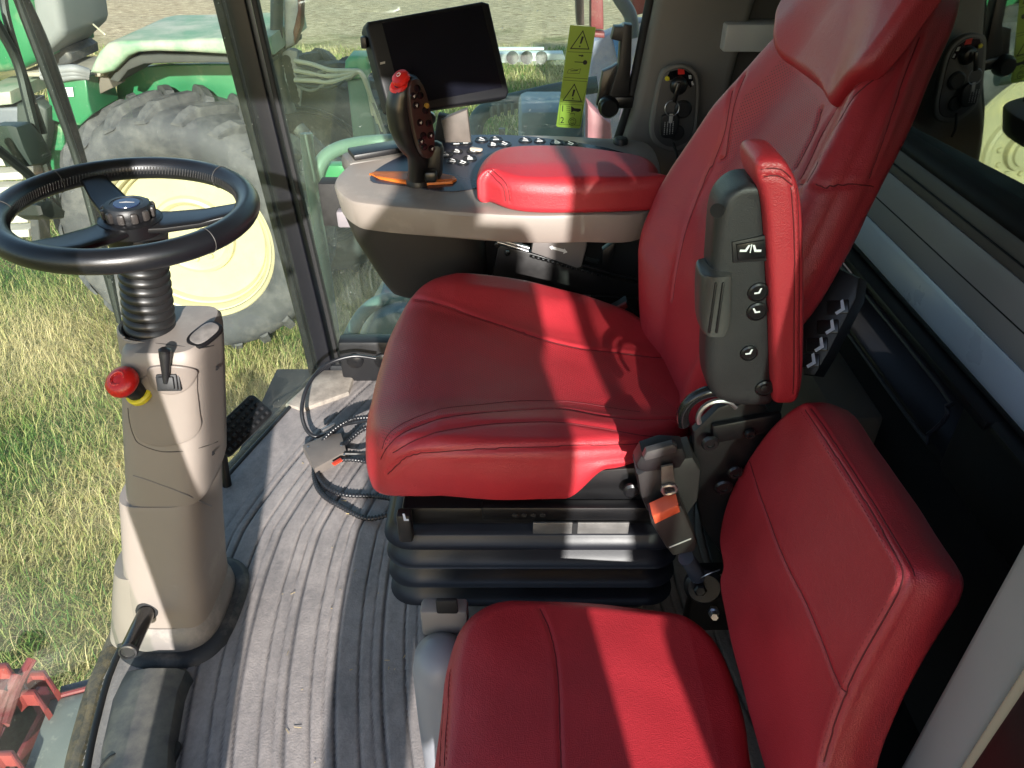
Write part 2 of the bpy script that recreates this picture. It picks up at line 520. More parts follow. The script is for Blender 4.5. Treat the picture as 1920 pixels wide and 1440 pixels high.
def patch(name, pix, bvhs, off, m, parent, n=72, rings=9):
    """thin moulded panel lying on a curved shell: outline given by photo points"""
    o2 = resample(catmull(pix, 8, True), n, True); c = o2.mean(0); V = []
    def hit(p, k):
        hs = [(b.ray_cast(Vector(CAM), Vector(ray(*p)).normalized())) for b in bvhs]
        hs = [h for h in hs if h[0] is not None]
        if not hs: return np.array(P(p[0], p[1], y=1.0))
        h = min(hs, key=lambda q: q[3]); return np.array(h[0]) + np.array(h[1]) * k
    prof = [(1.0, -.002), (.995, off * .6), (.985, off * .9), (.965, off)] + [(.965 * (1 - i / rings), off) for i in range(1, rings)]
    for s_, k in prof:
        for p in o2: V.append(hit(c + (p - c) * s_, k))
    V.append(hit(c, off)); F = []
    for i in range(len(prof) - 1):
        for j in range(n): F.append((i * n + j, i * n + (j + 1) % n, (i + 1) * n + (j + 1) % n, (i + 1) * n + j))
    e = (len(prof) - 1) * n
    for j in range(n): F.append((e + j, e + (j + 1) % n, len(V) - 1))
    me = from_np(name, V, F)
    if sum(p.normal.y for p in me.polygons) > 0: me.flip_normals()
    return obj(name, me, m, parent, angle=50)
def stitches(name, line, bvh, m, parent, gap=0.0075, length=0.0045, r=0.0006, off=0.0):
    """a row of thread stitches along a line on a padded surface"""
    L = resample(line, max(2, int(np.sum(np.linalg.norm(np.diff(line, axis=0), axis=1)) / gap)))
    V = []; F = []; n = 0
    for a, b in zip(L[:-1], L[1:]):
        d = (b - a); ln = np.linalg.norm(d)
        if ln < 1e-6: continue
        d /= ln
        h = bvh.find_nearest(Vector(a)); p = np.array(h[0]); nn = np.array(h[1])
        s = np.cross(nn, d); p = p + s * off
        h = bvh.find_nearest(Vector(p)); p = np.array(h[0]) + np.array(h[1]) * r * .4
        v, f = tube_data([p - d * length / 2, p, p + d * length / 2], [r * .5, r, r * .5], 5)
        V.append(v); F += [tuple(i + n for i in ff) for ff in f]; n += len(v)
    return obj(name, from_np(name, np.vstack(V), F), m, parent)

def carve(me, seams):
    """press seam lines (photo points or 3d points) into a finished padded mesh"""
    bvh = bvh_of(me); n = len(me.vertices)
    X = np.zeros(n * 3); me.vertices.foreach_get('co', X); X = X.reshape(-1, 3)
    nrm = np.zeros(n * 3); me.vertex_normals.foreach_get('vector', nrm); nrm = nrm.reshape(-1, 3)
    disp = np.zeros(n); lines = []
    for poly, w, d in seams:
        pts = [cast(bvh, *p) if len(p) == 2 else np.array(p, float) for p in poly]
        pts = [p for p in pts if p is not None]
        if len(pts) < 2: continue
        pl = np.array([np.array(bvh.find_nearest(Vector(p))[0]) for p in catmull(pts, 6)]); lines.append(pl)
        dd = seg_dist(X, pl)
        disp += -.62 * d * np.exp(-(dd / (1.25 * w)) ** 2) + .08 * d * np.exp(-((dd - 3.2 * w) / (2.0 * w)) ** 2)
    me.vertices.foreach_set('co', (X + nrm * disp[:, None]).ravel()); me.update()
    return bvh, lines
def dense_loft(name, rows, m, parent, nu=90, nv=72, seams=(), e=3.0, ends=.5):
    """rows: (centre xyz, half a along x, half b along y) from one end to the other; rounded section, rounded ends"""
    R = np.array([list(c) + [a, b] for c, a, b in rows], float)
    Q = resample(catmull(R, 10), nu)
    secs = []
    for q in Q:
        secs.append(np.array([(q[0] + p[0], q[1] + p[1], q[2]) for p in superellipse(0, q[3], q[4], e, nv)]))
    n = nv; V = np.vstack(secs); F = []
    for i in range(len(secs) - 1):
        for j in range(n): F.append((i * n + j, i * n + (j + 1) % n, (i + 1) * n + (j + 1) % n, (i + 1) * n + j))
    F.append(tuple(reversed(range(n)))); F.append(tuple((len(secs) - 1) * n + j for j in range(n)))
    me = from_np(name, V, F)
    bm = bmesh.new(); bm.from_mesh(me); bmesh.ops.recalc_face_normals(bm, faces=bm.faces); bm.to_mesh(me); bm.free()
    bvh, lines = carve(me, seams) if seams else (None, [])
    uvl = me.uv_layers.new(name='hide'); me.attributes.new('perf', 'FLOAT', 'POINT')
    o = obj(name, me, m, parent, angle=70)
    seam_cord(o, lines)
    return o, bvh, lines
# ================================================================== materials in use
RED = rgb(166, 40, 49)
M_leather = leather('red_leather', RED)
M_thread = mat('red_thread', rgb(150, 40, 46), .7)
M_seam = mat('seam_thread', rgb(196, 60, 62), .65)
M_black = mat('black_plastic', rgb(26, 26, 28), .42, bump=(900, .25, .0006), var=(9, .25))
M_black_s = mat('black_satin', rgb(20, 20, 22), .3, bump=(500, .08, .0004))
M_black_m = mat('black_matt', rgb(18, 18, 20), .7, var=(12, .3))
M_rubber_d = mat('dusty_rubber', rgb(44, 45, 48), .6, var=(10, .2), bump=(150, .2, .001), dust=(rgb(120, 112, 106), 9, .5, .75))
M_rubber = mat('black_rubber', rgb(24, 25, 28), .55, var=(14, .3), bump=(120, .12, .001))
M_steel_b = mat('black_steel', rgb(22, 22, 24), .38, metal=.3, bump=(160, .15, .0006), var=(11, .3))
M_steel = mat('bare_steel', rgb(165, 165, 168), .32, metal=.9, var=(18, .2))
M_taupe = mat('taupe_plastic', rgb(136, 127, 120), .5, bump=(1100, .18, .0005), var=(5, .06), dust=(rgb(178, 168, 156), 3.5, .55, .8))
M_dtaupe = mat('dark_taupe_plastic', rgb(108, 104, 99), .55, bump=(1000, .25, .0006), var=(6, .08))
M_grey = mat('grey_plastic', rgb(148, 144, 142), .5, bump=(1000, .2, .0005), var=(6, .06))
M_lgrey = mat('light_grey_plastic', rgb(176, 172, 168), .42, bump=(900, .1, .0004), var=(5, .05))
M_sky_trim = mat('sky_tinted_trim', rgb(216, 226, 240), .3, metal=.0, spec=.8, var=(7, .05))  # sky reflection on the rear stripe is put into this pale blue
M_white = mat('white_print', rgb(225, 225, 225), .6)
M_redp = mat('red_plastic', rgb(196, 30, 24), .35, var=(20, .1))
M_yellowp = mat('yellow_plastic', rgb(206, 190, 40), .5, var=(20, .1))
M_orange = mat('orange_plastic', rgb(214, 116, 26), .45, var=(20, .08))
M_orange_b = mat('orange_buckle', rgb(214, 92, 60), .4)
M_blueblk = mat('black_gloss', rgb(14, 15, 19), .16, bump=(300, .03, .0003))
M_head = mat('roof_lining', rgb(168, 164, 158), .9)  # lining lightened to bounce fill light into the cab
M_carpet = mat('black_carpet', rgb(16, 16, 20), .95, bump=(700, .7, .002), var=(30, .35))
def floor_mat():
    m = bpy.data.materials.new('floor_rubber'); m.use_nodes = True
    nt = m.node_tree; N = nt.nodes.new; L = nt.links.new; b = nt.nodes['Principled BSDF']
    b.inputs['Roughness'].default_value = .62
    tc = N('ShaderNodeTexCoord'); at = N('ShaderNodeAttribute'); at.attribute_name = 'groove'
    mp = N('ShaderNodeMapping'); mp.inputs['Scale'].default_value = (1.6, .7, 1); L(tc.outputs['Object'], mp.inputs[0])
    n = N('ShaderNodeTexNoise'); n.inputs['Scale'].default_value = 7; n.inputs['Detail'].default_value = 10; n.inputs['Roughness'].default_value = .7; L(mp.outputs[0], n.inputs['Vector'])
    n2 = N('ShaderNodeTexNoise'); n2.inputs['Scale'].default_value = 70; n2.inputs['Detail'].default_value = 6; n2.inputs['Roughness'].default_value = .75; L(tc.outputs['Object'], n2.inputs['Vector'])
    mm = N('ShaderNodeMath'); mm.operation = 'MULTIPLY_ADD'; mm.inputs[1].default_value = .45; L(n2.outputs['Fac'], mm.inputs[0]); L(n.outputs['Fac'], mm.inputs[2])
    r = N('ShaderNodeMapRange'); r.inputs[1].default_value = .50; r.inputs[2].default_value = .95; r.inputs[3].default_value = .35; r.inputs[4].default_value = 1.0; L(mm.outputs[0], r.inputs[0])
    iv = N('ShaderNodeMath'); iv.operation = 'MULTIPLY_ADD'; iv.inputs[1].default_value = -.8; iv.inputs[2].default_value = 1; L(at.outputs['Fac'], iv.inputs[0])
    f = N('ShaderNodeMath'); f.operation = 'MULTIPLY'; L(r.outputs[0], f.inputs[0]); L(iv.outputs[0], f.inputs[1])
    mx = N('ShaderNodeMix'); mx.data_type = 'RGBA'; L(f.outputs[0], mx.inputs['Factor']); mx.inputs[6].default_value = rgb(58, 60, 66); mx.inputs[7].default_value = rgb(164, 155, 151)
    L(mx.outputs[2], b.inputs['Base Color'])
    bp = N('ShaderNodeBump'); bp.inputs['Strength'].default_value = .55; bp.inputs['Distance'].default_value = .0016
    n3 = N('ShaderNodeTexNoise'); n3.inputs['Scale'].default_value = 260; n3.inputs['Detail'].default_value = 3; L(tc.outputs['Object'], n3.inputs['Vector'])
    L(n3.outputs['Fac'], bp.inputs['Height']); L(bp.outputs['Normal'], b.inputs['Normal'])
    return m
M_mat = floor_mat()

G_wind = glass_mat('windscreen_glass', (.90, .97, .91, 1), f0=.03, dirt=.045)
G_side = glass_mat('side_window_glass', (.85, .94, .88, 1), f0=.05, dirt=.028, dirt_scale=4)
G_rear = glass_mat('rear_window_glass', (.16, .19, .17, 1), f0=.40, dirt=.0)

# ================================================================== floor
floor = thing('floor', (0, 0, 0), 'black ribbed rubber floor of the cab with dusty lit strip', kind='structure')
# rubber mat: one moulded sheet with channels that follow the windscreen's curve
XS = np.arange(-0.86, 0.62, 0.0028); YS = np.arange(0.36, 2.02, 0.0125)
gx, gy = np.meshgrid(XS, YS, indexing='ij')
def wind_x(y):
    yy = np.array([.36, .42, .56, .71, .87, 1.1, 1.33, 1.55, 1.78, 2.0, 2.06])
    xx = np.array([-.59, -.63, -.71, -.768, -.805, -.822, -.80, -.738, -.668, -.60, -.58])
    return np.interp(y, yy, xx)
cc = gx - 0.24 * (gy - 1.2) ** 2 - .14 * np.clip(gy - 1.3, 0, 1)
ph = (cc + 2.0) / 0.047
fr_ = ph - np.floor(ph)
idx = np.floor(ph)
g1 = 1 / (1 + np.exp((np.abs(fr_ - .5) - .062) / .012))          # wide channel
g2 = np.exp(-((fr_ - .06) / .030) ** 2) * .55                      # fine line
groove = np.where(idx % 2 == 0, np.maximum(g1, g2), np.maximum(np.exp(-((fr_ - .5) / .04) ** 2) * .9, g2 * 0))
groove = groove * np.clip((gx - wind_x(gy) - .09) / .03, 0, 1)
hz = 0.0055 - 0.0050 * groove
hz += 0.0007 * np.sin(gx * 31 + gy * 17) * np.sin(gy * 23)
# edge rises towards the windscreen like the moulded lip
edge = np.clip((wind_x(gy) + .085 - gx) / .06, 0, 1)
hz = hz * (1 - edge) + edge * .010
# flat frame in front of the column
fl = np.exp(-(((gx + .50) / .10) ** 6 + ((gy - .55) / .22) ** 6)) * 0
V = np.column_stack([gx.ravel(), gy.ravel(), hz.ravel()])
me = grid_mesh('floor_mat', V, len(XS), len(YS))
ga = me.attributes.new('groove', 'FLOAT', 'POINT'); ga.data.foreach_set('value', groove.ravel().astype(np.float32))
# drop what lies in front of the windscreen
bm = bmesh.new(); bm.from_mesh(me)
kill = [v for v in bm.verts if v.co.x < float(wind_x(v.co.y)) - .012]
bmesh.ops.delete(bm, geom=kill, context='VERTS'); bm.to_mesh(me); bm.free()
fm = obj('floor_mat', me, M_mat, floor, angle=60)
box('floor_pan', (-.12, 1.18, -.05), (1.30, 1.70, .08), M_black_m, floor, .004)
# moulded wedge (foot rest) at the front left of the mat, with a hose plug in front of it
wed = []
prof = [(0.0, 0.0), (.016, .030), (.05, .040), (.085, .040), (.100, .032), (.106, 0.0)]
for y, sc_, dx in ((.40, .6, 0.0), (.46, 1.0, 0), (.60, 1.05, 0), (.74, 1.08, 0), (.84, 1.1, 0), (.885, 1.1, .008), (.905, .9, .02)):
    x0 = float(wind_x(y)) + .014 + dx
    wed.append(np.array([(x0 + p[0] * sc_ * 1.25, y, .002 + p[1] * sc_ * (1 if dx < .01 else .4)) for p in prof]))
loft('foot_rest', wed, mat('wedge_rubber', rgb(62, 62, 64), .5, bump=(140, .2, .001), var=(8, .12), dust=(rgb(128, 124, 112), 4.5, .45, .75)), floor, caps=True)
# sill rail with chaff in front of the mat
sill_pts = [(float(wind_x(y)) - .035, y, -.03) for y in np.linspace(.40, 2.0, 24)]
tube('windscreen_sill', sill_pts, .024, mat('sill_paint', rgb(56, 52, 44), .7, var=(20, .3), dust=(rgb(112, 96, 66), 60, .42, .7)), floor, seg=12, smooth=2)
tube('windscreen_seal', [(float(wind_x(y)) - .002, y, .007) for y in np.linspace(.40, 2.0, 24)], .008, M_rubber, floor, seg=10, smooth=2)
# moulded corner pieces by the front pillar
cp = P(640, 705, z=.03)
prism('corner_trim', [(-.70 + .02, 1.80), (-.60, 1.99), (-.50, 1.99), (-.50, 1.86), (-.585, 1.80), (-.62, 1.77)], .022, mat('dusty_trim', rgb(126, 118, 110), .7, var=(12, .15), dust=(rgb(176, 166, 154), 9, .4, .65)), floor, Matrix.Translation((0, 0, .020)), bevel=.008)

# ================================================================== right side of the cab
wall_r = thing('wall_right', (-.6, 2.0, 0), 'black frame and tall tinted window on the far side of the cab', kind='structure')
pill = []
def strip(name, pts, wx, wy, m, parent, bevel=.006):
    """post through pts (centres), section wx by wy"""
    secs = []
    for p in catmull(pts, 5):
        s = rrect(wx, wy, bevel)
        secs.append(np.array([(p[0] + a, p[1] + b, p[2]) for a, b in s]))
    return loft(name, secs, m, parent)
z_top = 1.75
pf = [(-.594, 2.0, -.02), (-.600, 2.0, .15), (-.622, 2.0, .5), (-.647, 2.0, .9), (-.662, 2.0, 1.2), (-.685, 2.0, 1.75)]
strip('front_pillar', [(x - .002, y, z) for x, y, z in pf], .050, .05, mat('pillar_black', rgb(13, 14, 20), .42, spec=.4, bump=(300, .06, .0004)), wall_r)
strip('pillar_seal', [(x + .040, y - .002, z) for x, y, z in pf], .014, .03, M_black_m, wall_r, .004)
strip('door_edge', [(x - .052, y + .012, z) for x, y, z in pf], .022, .03, mat('worn_edge', rgb(15, 17, 17), .55, spec=.3, var=(60, .4), dust=(rgb(58, 60, 56), 60, .6, .78)), wall_r, .005)
# window pane from the floor sill to the roof
y0 = 2.0
pane = [(-.56, .035), (.30, .035), (.265, .45), (.28, .80), (.335, 1.12), (.40, z_top - .03), (-.655, z_top - .03), (-.63, 1.1), (-.60, .6)]
prism('window_pane', [(x, z) for x, z in pane], .006, G_side, wall_r, Matrix(((1, 0, 0, 0), (0, 0, 1, y0 + .004), (0, 1, 0, 0), (0, 0, 0, 1))), bevel=0)
box('window_sill', (-.14, 2.0, .012), (.90, .05, .05), M_rubber, wall_r, .008)
# black corner box behind the seat's feet with round plugs
cb = box('corner_box', (-.40, 1.965, .075), (.27, .06, .15), M_black, wall_r, .014)
for dx in (-.085, .0):
    lathe('plug', [(.0, .0), (.026, .0), (.026, .006), (.020, .010), (0, .012)], M_black_s, cb, frame((-.40 + dx, 1.934, .085), (0, -1, 0)), seg=20)
# rear right post, moulded trim with the key switch
post = []
N_post = Vector((-.18, -.98, 0)).normalized()
def lower_prof(z):     # front edge of the post trim: pinched near the armrest, flared above
    return np.interp(z, [0, .45, .70, .76, .82, .90, 1.1, 1.75], [.27, .265, .268, .285, .30, .312, .335, .42])
trim = [(float(lower_prof(z)), z) for z in np.linspace(.0, 1.74, 26)]
trim += [(.62, 1.74), (.585, 1.2), (.545, .95), (.52, .7), (.52, 0)]
post_tr = prism('post_trim', trim, .05, M_dtaupe, wall_r, Matrix(((1, 0, 0, 0), (0, 0, -1, 1.925), (0, 1, 0, 0), (0, 0, 0, 1))), bevel=.022, seg=4)
edge_pts = [(float(lower_prof(z)) - .006, 1.965, z) for z in np.linspace(.0, 1.74, 20)]
tube('post_seal', edge_pts, .012, M_black_m, wall_r, seg=10, smooth=2)
box('corner_panel', (.64, 1.985, .86), (.40, .04, 1.76), mat('corner_brown', rgb(58, 52, 48), .7, var=(5, .1)), wall_r, .01)
cs = PP(1405, 66, (0, 1.93, 0), (0, 1, 0))
box('corner_strip', (cs[0] + .01, 1.927, cs[2]), (.155, .075, .060), M_lgrey, wall_r, .005)
box('lower_side_panel', (.50, 1.97, .2), (.46, .05, .42), M_black_m, wall_r, .01)

# ================================================================== rear wall
wall_b = thing('wall_rear', (.75, 1.2, 0), 'rear wall of the cab with tinted window and pale curved stripe', kind='structure')
BX = .75
def band(name, z0, z1, bulge, m, y_a=.45, y_b=1.93, x=BX, bevel=.0, seg=14, lean=0.0):
    """horizontal moulded band across the rear wall, bulging forward by `bulge`"""
    secs = []
    for y in np.linspace(y_a, y_b, 18):
        loop = []
        for i in range(seg + 1):
            t = i / seg
            z = z0 + (z1 - z0) * t
            loop.append((x - bulge * math.sin(math.pi * t) ** .6 + lean * t, y, z))
        loop += [(x + .05 + lean, y, z1), (x + .05, y, z0)]
        secs.append(np.array(loop))
    return loft(name, secs, m, wall_b, angle=40)
band('window_ledge', .845, .893, .006, M_dtaupe)
band('shoulder_panel', .738, .843, .009, mat('slate_plastic', rgb(164, 161, 160), .5, bump=(900, .2, .0005), var=(5, .06)))
band('stripe', .664, .736, .006, M_sky_trim)
band('stripe_gap', .655, .667, .004, M_black_m)
band('window_seal', .894, .925, .016, M_black_m)
# lower panel, with a dark storage recess built as a frame of four pieces
pl_ = M_carpet
box('lower_panel', (BX + .01, 1.2, .25), (.05, 1.5, .50), pl_, wall_b, .006)
box('recess_back', (BX + .11, 1.25, .58), (.02, 1.2, .20), M_black_m, wall_b, 0)
box('recess_side', (BX + .03, 1.75, .58), (.12, .34, .148), M_black, wall_b, .012)
box('recess_side', (BX + .03, .70, .58), (.12, .52, .148), M_black, wall_b, .012)
box('recess_lip', (BX - .004, 1.26, .646), (.06, .74, .018), M_black, wall_b, .006)
box('recess_floor', (BX + .05, 1.26, .512), (.14, .74, .022), M_black, wall_b, .006)
box('beige_locker', (BX - .06, 1.30, .30), (.10, .26, .30), mat('locker_beige', rgb(128, 122, 112), .6, var=(5, .08)), wall_b, .012)
for z_ in (.868, .790):
    tube('panel_joint', [(BX - .0085, y_, z_) for y_ in (.46, 1.2, 1.92)], .0016, M_black_m, wall_b, seg=6, smooth=0)
pk = [(1.50, .632), (1.02, .632), (.985, .618), (.975, .60), (1.00, .545), (1.03, .530), (1.44, .530), (1.50, .545), (1.53, .60), (1.525, .622)]
tube('pocket_rim', [(BX - .036, a_, b_) for a_, b_ in pk], .004, mat('rim_slate', rgb(58, 58, 66), .45), wall_b, seg=8, smooth=3, closed=True)
# tinted rear window, leaning slightly forward at the top
rt = math.radians(5.0); ry = math.radians(-3.0)
nrm_r = Vector((-math.cos(rt) * math.cos(ry), math.cos(rt) * math.sin(ry), -math.sin(rt)))
fr_rear = frame((.784, 1.1, .900), nrm_r, (0, -1, 0))
prism('rear_window', [(-.83, 0.0), (.66, 0.0), (.66, .83), (-.83, .83)], .006, G_rear, wall_b, fr_rear, bevel=0)
box('engine_bulkhead', (BX + .55, 1.2, .9), (.04, 2.4, 2.4), mat('dark_bulkhead', rgb(26, 28, 28), .8, var=(3, .3)), wall_b, 0)
# dark floor panel behind the seats
box('rear_floor', (.62, 1.2, .03), (.30, 1.5, .06), M_carpet, floor, .006)

# ================================================================== near door post (rear edge of the door opening)
wall_l = thing('wall_left', (.47, .42, 0), 'grey door post at the near rear corner of the cab', kind='structure')
pp = []
dpf = lambda z: .437 + .012 * (1 - np.clip(z, 0, 1))
secs = []
for z in np.linspace(-.02, 1.75, 20):
    x0 = float(dpf(z))
    loop = [(x0 + .10, .452, z), (x0 + .012, .452, z), (x0 + .003, .448, z), (x0, .440, z), (x0, .396, z), (x0 + .004, .388, z), (x0 + .014, .386, z), (x0 + .10, .386, z)]
    secs.append(np.array(loop))
loft('door_post', secs, M_grey, wall_l, angle=60)
tube('door_seal', [(float(dpf(z)) + .004, .374, z) for z in np.linspace(-.02, 1.75, 14)], .011, mat('seal_cream', rgb(186, 170, 146), .6), wall_l, seg=10, smooth=2)
strip('door_channel', [(float(dpf(z)) + .03, .345, z) for z in np.linspace(-.02, 1.75, 8)], .05, .036, M_steel_b, wall_l, .006)
strip('door_front_post', [(-.50, .20, -.02), (-.50, .20, .5), (-.51, .20, 1.0), (-.55, .20, 1.75)], .13, .05, M_black, wall_l)
box('shade_header', (-.05, .34, 1.61), (1.1, .06, .28), M_black, wall_l, .008)  # unseen beam, added to shade the upper part of the monitor
box('door_sill', (-.05, .39, -.03), (1.0, .06, .05), M_black_m, wall_l, .008)

# ================================================================== windscreen (one bent pane)
NY, NZ = 60, 12
V = []
for y in np.linspace(.42, 2.0, NY):
    for zz in np.linspace(.0, 1.74, NZ):
        lean = -.088 * zz / 1.74 * (1 + .9 * math.sin(math.pi * (y - .42) / 1.58))
        V.append((float(wind_x(y)) + lean - .004, y, zz))
V = np.array(V)
k = np.array([1, 2, 3, 2, 1]) / 9
me = grid_mesh('windscreen', V, NY, NZ)
wsc = obj('windscreen', me, G_wind)
tag(wsc, 'large curved clear front windscreen behind the steering wheel', 'windscreen')

# roof over the cab
roof = tag(box('ceiling', (-.10, 1.20, 1.80), (1.75, 1.86, .09), M_head, None, .02), 'pale lined unseen roof panel closing the cab above', kind='structure')
# ================================================================== operator seat
seat = thing('driver_seat', (.05, 1.16, 0), 'large red leather driver seat with high backrest on black suspension', 'seat')
SC = 1.16
co = [(-.252, 1.15), (-.248, 1.0), (-.228, .915), (-.17, .873), (-.05, .866), (.1, .888), (.2, .92), (.275, .965), (.32, 1.05), (.33, 1.16), (.32, 1.27), (.27, 1.355), (.18, 1.41), (.05, 1.447), (-.08, 1.456), (-.165, 1.435), (-.222, 1.375), (-.246, 1.28)]
co = [(x, y) for x, y in co]
def cush_top(u, v):
    t = (u + .25) / .58
    h = .618 - .062 * np.clip(t, -0.2, 1.2) ** 1.4
    w = np.abs(v - SC)
    edge = .255 - .06 * np.clip(t, 0, 1)
    b = np.clip((w - (edge - .105)) / .10, 0, 1)
    h = h + .026 * (b * b * (3 - 2 * b)) * np.clip(1.15 - t * .55, .3, 1) * np.clip((t + .02) / .25, .15, 1)
    h = h - .035 * np.clip((.16 - t) / .16, 0, 1) ** 2          # waterfall front
    h = h - .010 * np.exp(-((u - .05) / .16) ** 2 - (w / .14) ** 2)
    return h
cush_top.vec = True
def cush_depth(u, v):
    t = np.clip((u - .085) / .07, 0, 1)
    return .115 - .060 * t * t * (3 - 2 * t)
I4 = Matrix.Identity(4)
seams = [
    ([(712, 862), (740, 822), (790, 795), (860, 778), (960, 768), (1050, 767), (1130, 778), (1200, 786), (1285, 795)], .0030, .0034),
    ([(716, 842), (745, 800), (800, 775), (870, 762), (960, 752), (1050, 752), (1130, 762), (1200, 772)], .0010, .0000),
    ([(726, 890), (760, 860), (800, 850), (900, 842), (1000, 838), (1080, 835), (1180, 833), (1270, 826)], .0032, .0042),
    ([(735, 850), (790, 820), (850, 803), (940, 792), (1040, 790), (1120, 800), (1200, 815), (1260, 822)], .005, .0030),
    ([(778, 560), (820, 568), (880, 588), (950, 612), (1020, 636), (1090, 652), (1150, 658), (1220, 668), (1260, 672)], .0034, .0046),
]
perf_c = [(720, 842), (790, 792), (960, 765), (1130, 775), (1290, 795), (1270, 680), (1150, 660), (1090, 654), (1020, 640), (950, 615), (880, 592), (820, 572), (780, 563), (740, 600), (715, 650), (706, 720)]
cush, cb_, cl_ = pillow('seat_cushion', co, I4, cush_top, cush_depth, .030, M_leather, seat, nth=460, nr=130, bottom_r=.012, seams=seams, perf=perf_c, wr=.0008, side_bulge=.004)
if len(cl_) > 2:
    stitches('stitching', cl_[2], cb_, M_seam, cush, off=.006)

# backrest: leaning panel, local x = across (towards the near side), y = up along the back
LEAN = math.radians(22); YAW = math.radians(6)
Nn = Vector((-math.cos(LEAN) * math.cos(YAW), -math.cos(LEAN) * math.sin(YAW), math.sin(LEAN)))
Uu = Vector((math.sin(YAW), -math.cos(YAW), 0)); Wd = Nn.cross(Uu)
B0 = Vector((.255, SC, .56))
fr_back = Matrix((Uu, Wd, Nn)).transposed().to_4x4(); fr_back.translation = B0
HWV = [0, .08, .18, .27, .36, .46, .56, .64, .70, .75]; HWU = [.17, .195, .238, .252, .244, .222, .188, .154, .118, .06]
def hw(v): return np.interp(v, HWV, HWU)
HWN = [.17, .195, .238, .252, .244, .214, .166, .120, .082]
bo = [(-hw(v), v) for v in HWV[:-1]] + [(-.080, .735), (-.04, .752), (.0, .755), (.045, .738)] + list(zip(HWN, HWV))[::-1] + [(.10, -.02), (0, -.025), (-.10, -.02)]
def back_top(u, v):
    w = np.abs(u); half = hw(v)
    b = np.clip((w - (half - .125)) / .10, 0, 1); b = b * b * (3 - 2 * b)
    k = np.interp(v, [0, .15, .27, .45, .6, .7, .76], [.3, .9, 1, .85, .45, .2, .1])
    h = .056 * b * k
    h = h + .012 * np.exp(-((v - .25) / .12) ** 2) * (1 - b)        # lumbar
    h = h - .045 * np.clip((.20 - v) / .2, 0, 1) ** 1.5
    h = h - .012 * np.clip((v - .66) / .1, 0, 1) ** 2
    return h
back_top.vec = True
bseams = [
    ([(1628, 146), (1600, 165), (1583, 179), (1560, 215), (1540, 250), (1518, 300), (1500, 335)], .0030, .0040),
    ([(1640, 148), (1612, 170), (1594, 188), (1570, 228), (1550, 262), (1530, 310), (1512, 342)], .0026, .0030),
    ([(1395, 140), (1378, 190), (1368, 240), (1360, 290), (1350, 300)], .0032, .0042),
    ([(1460, 45), (1420, 75), (1395, 120), (1372, 170), (1360, 240), (1340, 295), (1310, 360), (1285, 430), (1268, 500), (1260, 560)], .0034, .0048),
    ([(1538, 205), (1528, 240), (1515, 270), (1500, 300), (1492, 315)], .0034, .0040),
    ([(1725, 69), (1700, 135), (1668, 228), (1645, 300), (1632, 335)], .0028, .0034),
    ([(1500, 345), (1540, 350), (1590, 345), (1640, 350), (1655, 352)], .0030, .0036),
]
perf_b = [(1464, 112), (1430, 150), (1395, 180), (1372, 240), (1350, 320), (1320, 380), (1300, 470), (1300, 540), (1420, 560), (1490, 320), (1545, 200)]
back, bb_, bl_ = pillow('backrest', bo, fr_back, back_top, .105, .034, M_leather, seat, nth=460, nr=140, bottom_r=.03, seams=bseams, perf=perf_b, wr=.0010, side_bulge=.006)
for li in (0,):
    if len(bl_) > li: stitches('stitching', bl_[li], bb_, M_thread, back, off=.005)

# head pad: separate cushion with a pointed lower edge, proud of the backrest
fbi_ = fr_back.inverted(); oB = B0 + Nn * .022
def FB(px, py):
    q = fbi_ @ Vector(PP(px, py, oB, Nn)); return (q.x, q.y)
hb_ = [FB(1474, 10), FB(1466, 60), FB(1463, 104), FB(1478, 122), FB(1505, 142), FB(1530, 164), FB(1543, 186), FB(1550, 192), FB(1562, 186), FB(1590, 168), FB(1626, 146), FB(1650, 122), FB(1675, 84), FB(1700, 40)]
v_hi = .752
hb_ += [(hb_[-1][0] - .012, v_hi - .03), (hb_[-1][0] - .05, v_hi), (0, v_hi + .004), (hb_[0][0] + .03, v_hi), (hb_[0][0] + .005, v_hi - .03)]
def head_top(u, v): return back_top(u, v) + .020 + .010 * np.exp(-(u / .08) ** 2 - ((v - .66) / .08) ** 2)
head_top.vec = True
hpad, hpb, hpl = pillow('head_pad', hb_, fr_back, head_top, .04, .016, M_leather, seat, nth=300, nr=60, bottom_r=.004)

# folded-up near armrest: black body with switches, red pad behind it
arm = thing('folding_armrest', (.32, .85, .74), 'folded-up armrest with black switch panel and red leather pad on the seat', 'armrest')
AY = .835
def A(px, py, y=AY): return PP(px, py, (0, y, 0), (0, 1, 0))
ol = [(1400, 352), (1372, 362), (1352, 385), (1341, 420), (1337, 480), (1332, 560), (1326, 640), (1324, 700), (1330, 732), (1352, 755), (1400, 762), (1440, 768), (1452, 745), (1450, 640), (1446, 540), (1440, 440), (1438, 395), (1430, 352), (1418, 345)]
pts = [A(*p) for p in ol]
p2 = [(q[0], q[2]) for q in pts]
fr_arm = Matrix(((1, 0, 0, 0), (0, 0, -1, AY), (0, 1, 0, 0), (0, 0, 0, 1)))
rows = []
for i_, (yy_, xl, xr) in enumerate(((346, 1412, 1430), (349, 1400, 1433), (357, 1380, 1436), (375, 1358, 1438), (402, 1345, 1440), (440, 1340, 1442), (520, 1334, 1446), (600, 1328, 1450), (690, 1324, 1453), (728, 1328, 1454), (750, 1342, 1454), (762, 1372, 1453), (768, 1400, 1448))):
    a_, b_ = A(xl, yy_), A(xr, yy_)
    hb2 = .032 * (.55 if i_ in (0, 12) else .85 if i_ in (1, 11) else 1)
    rows.append((((a_[0] + b_[0]) / 2, AY + .032, a_[2]), (b_[0] - a_[0]) / 2, hb2))
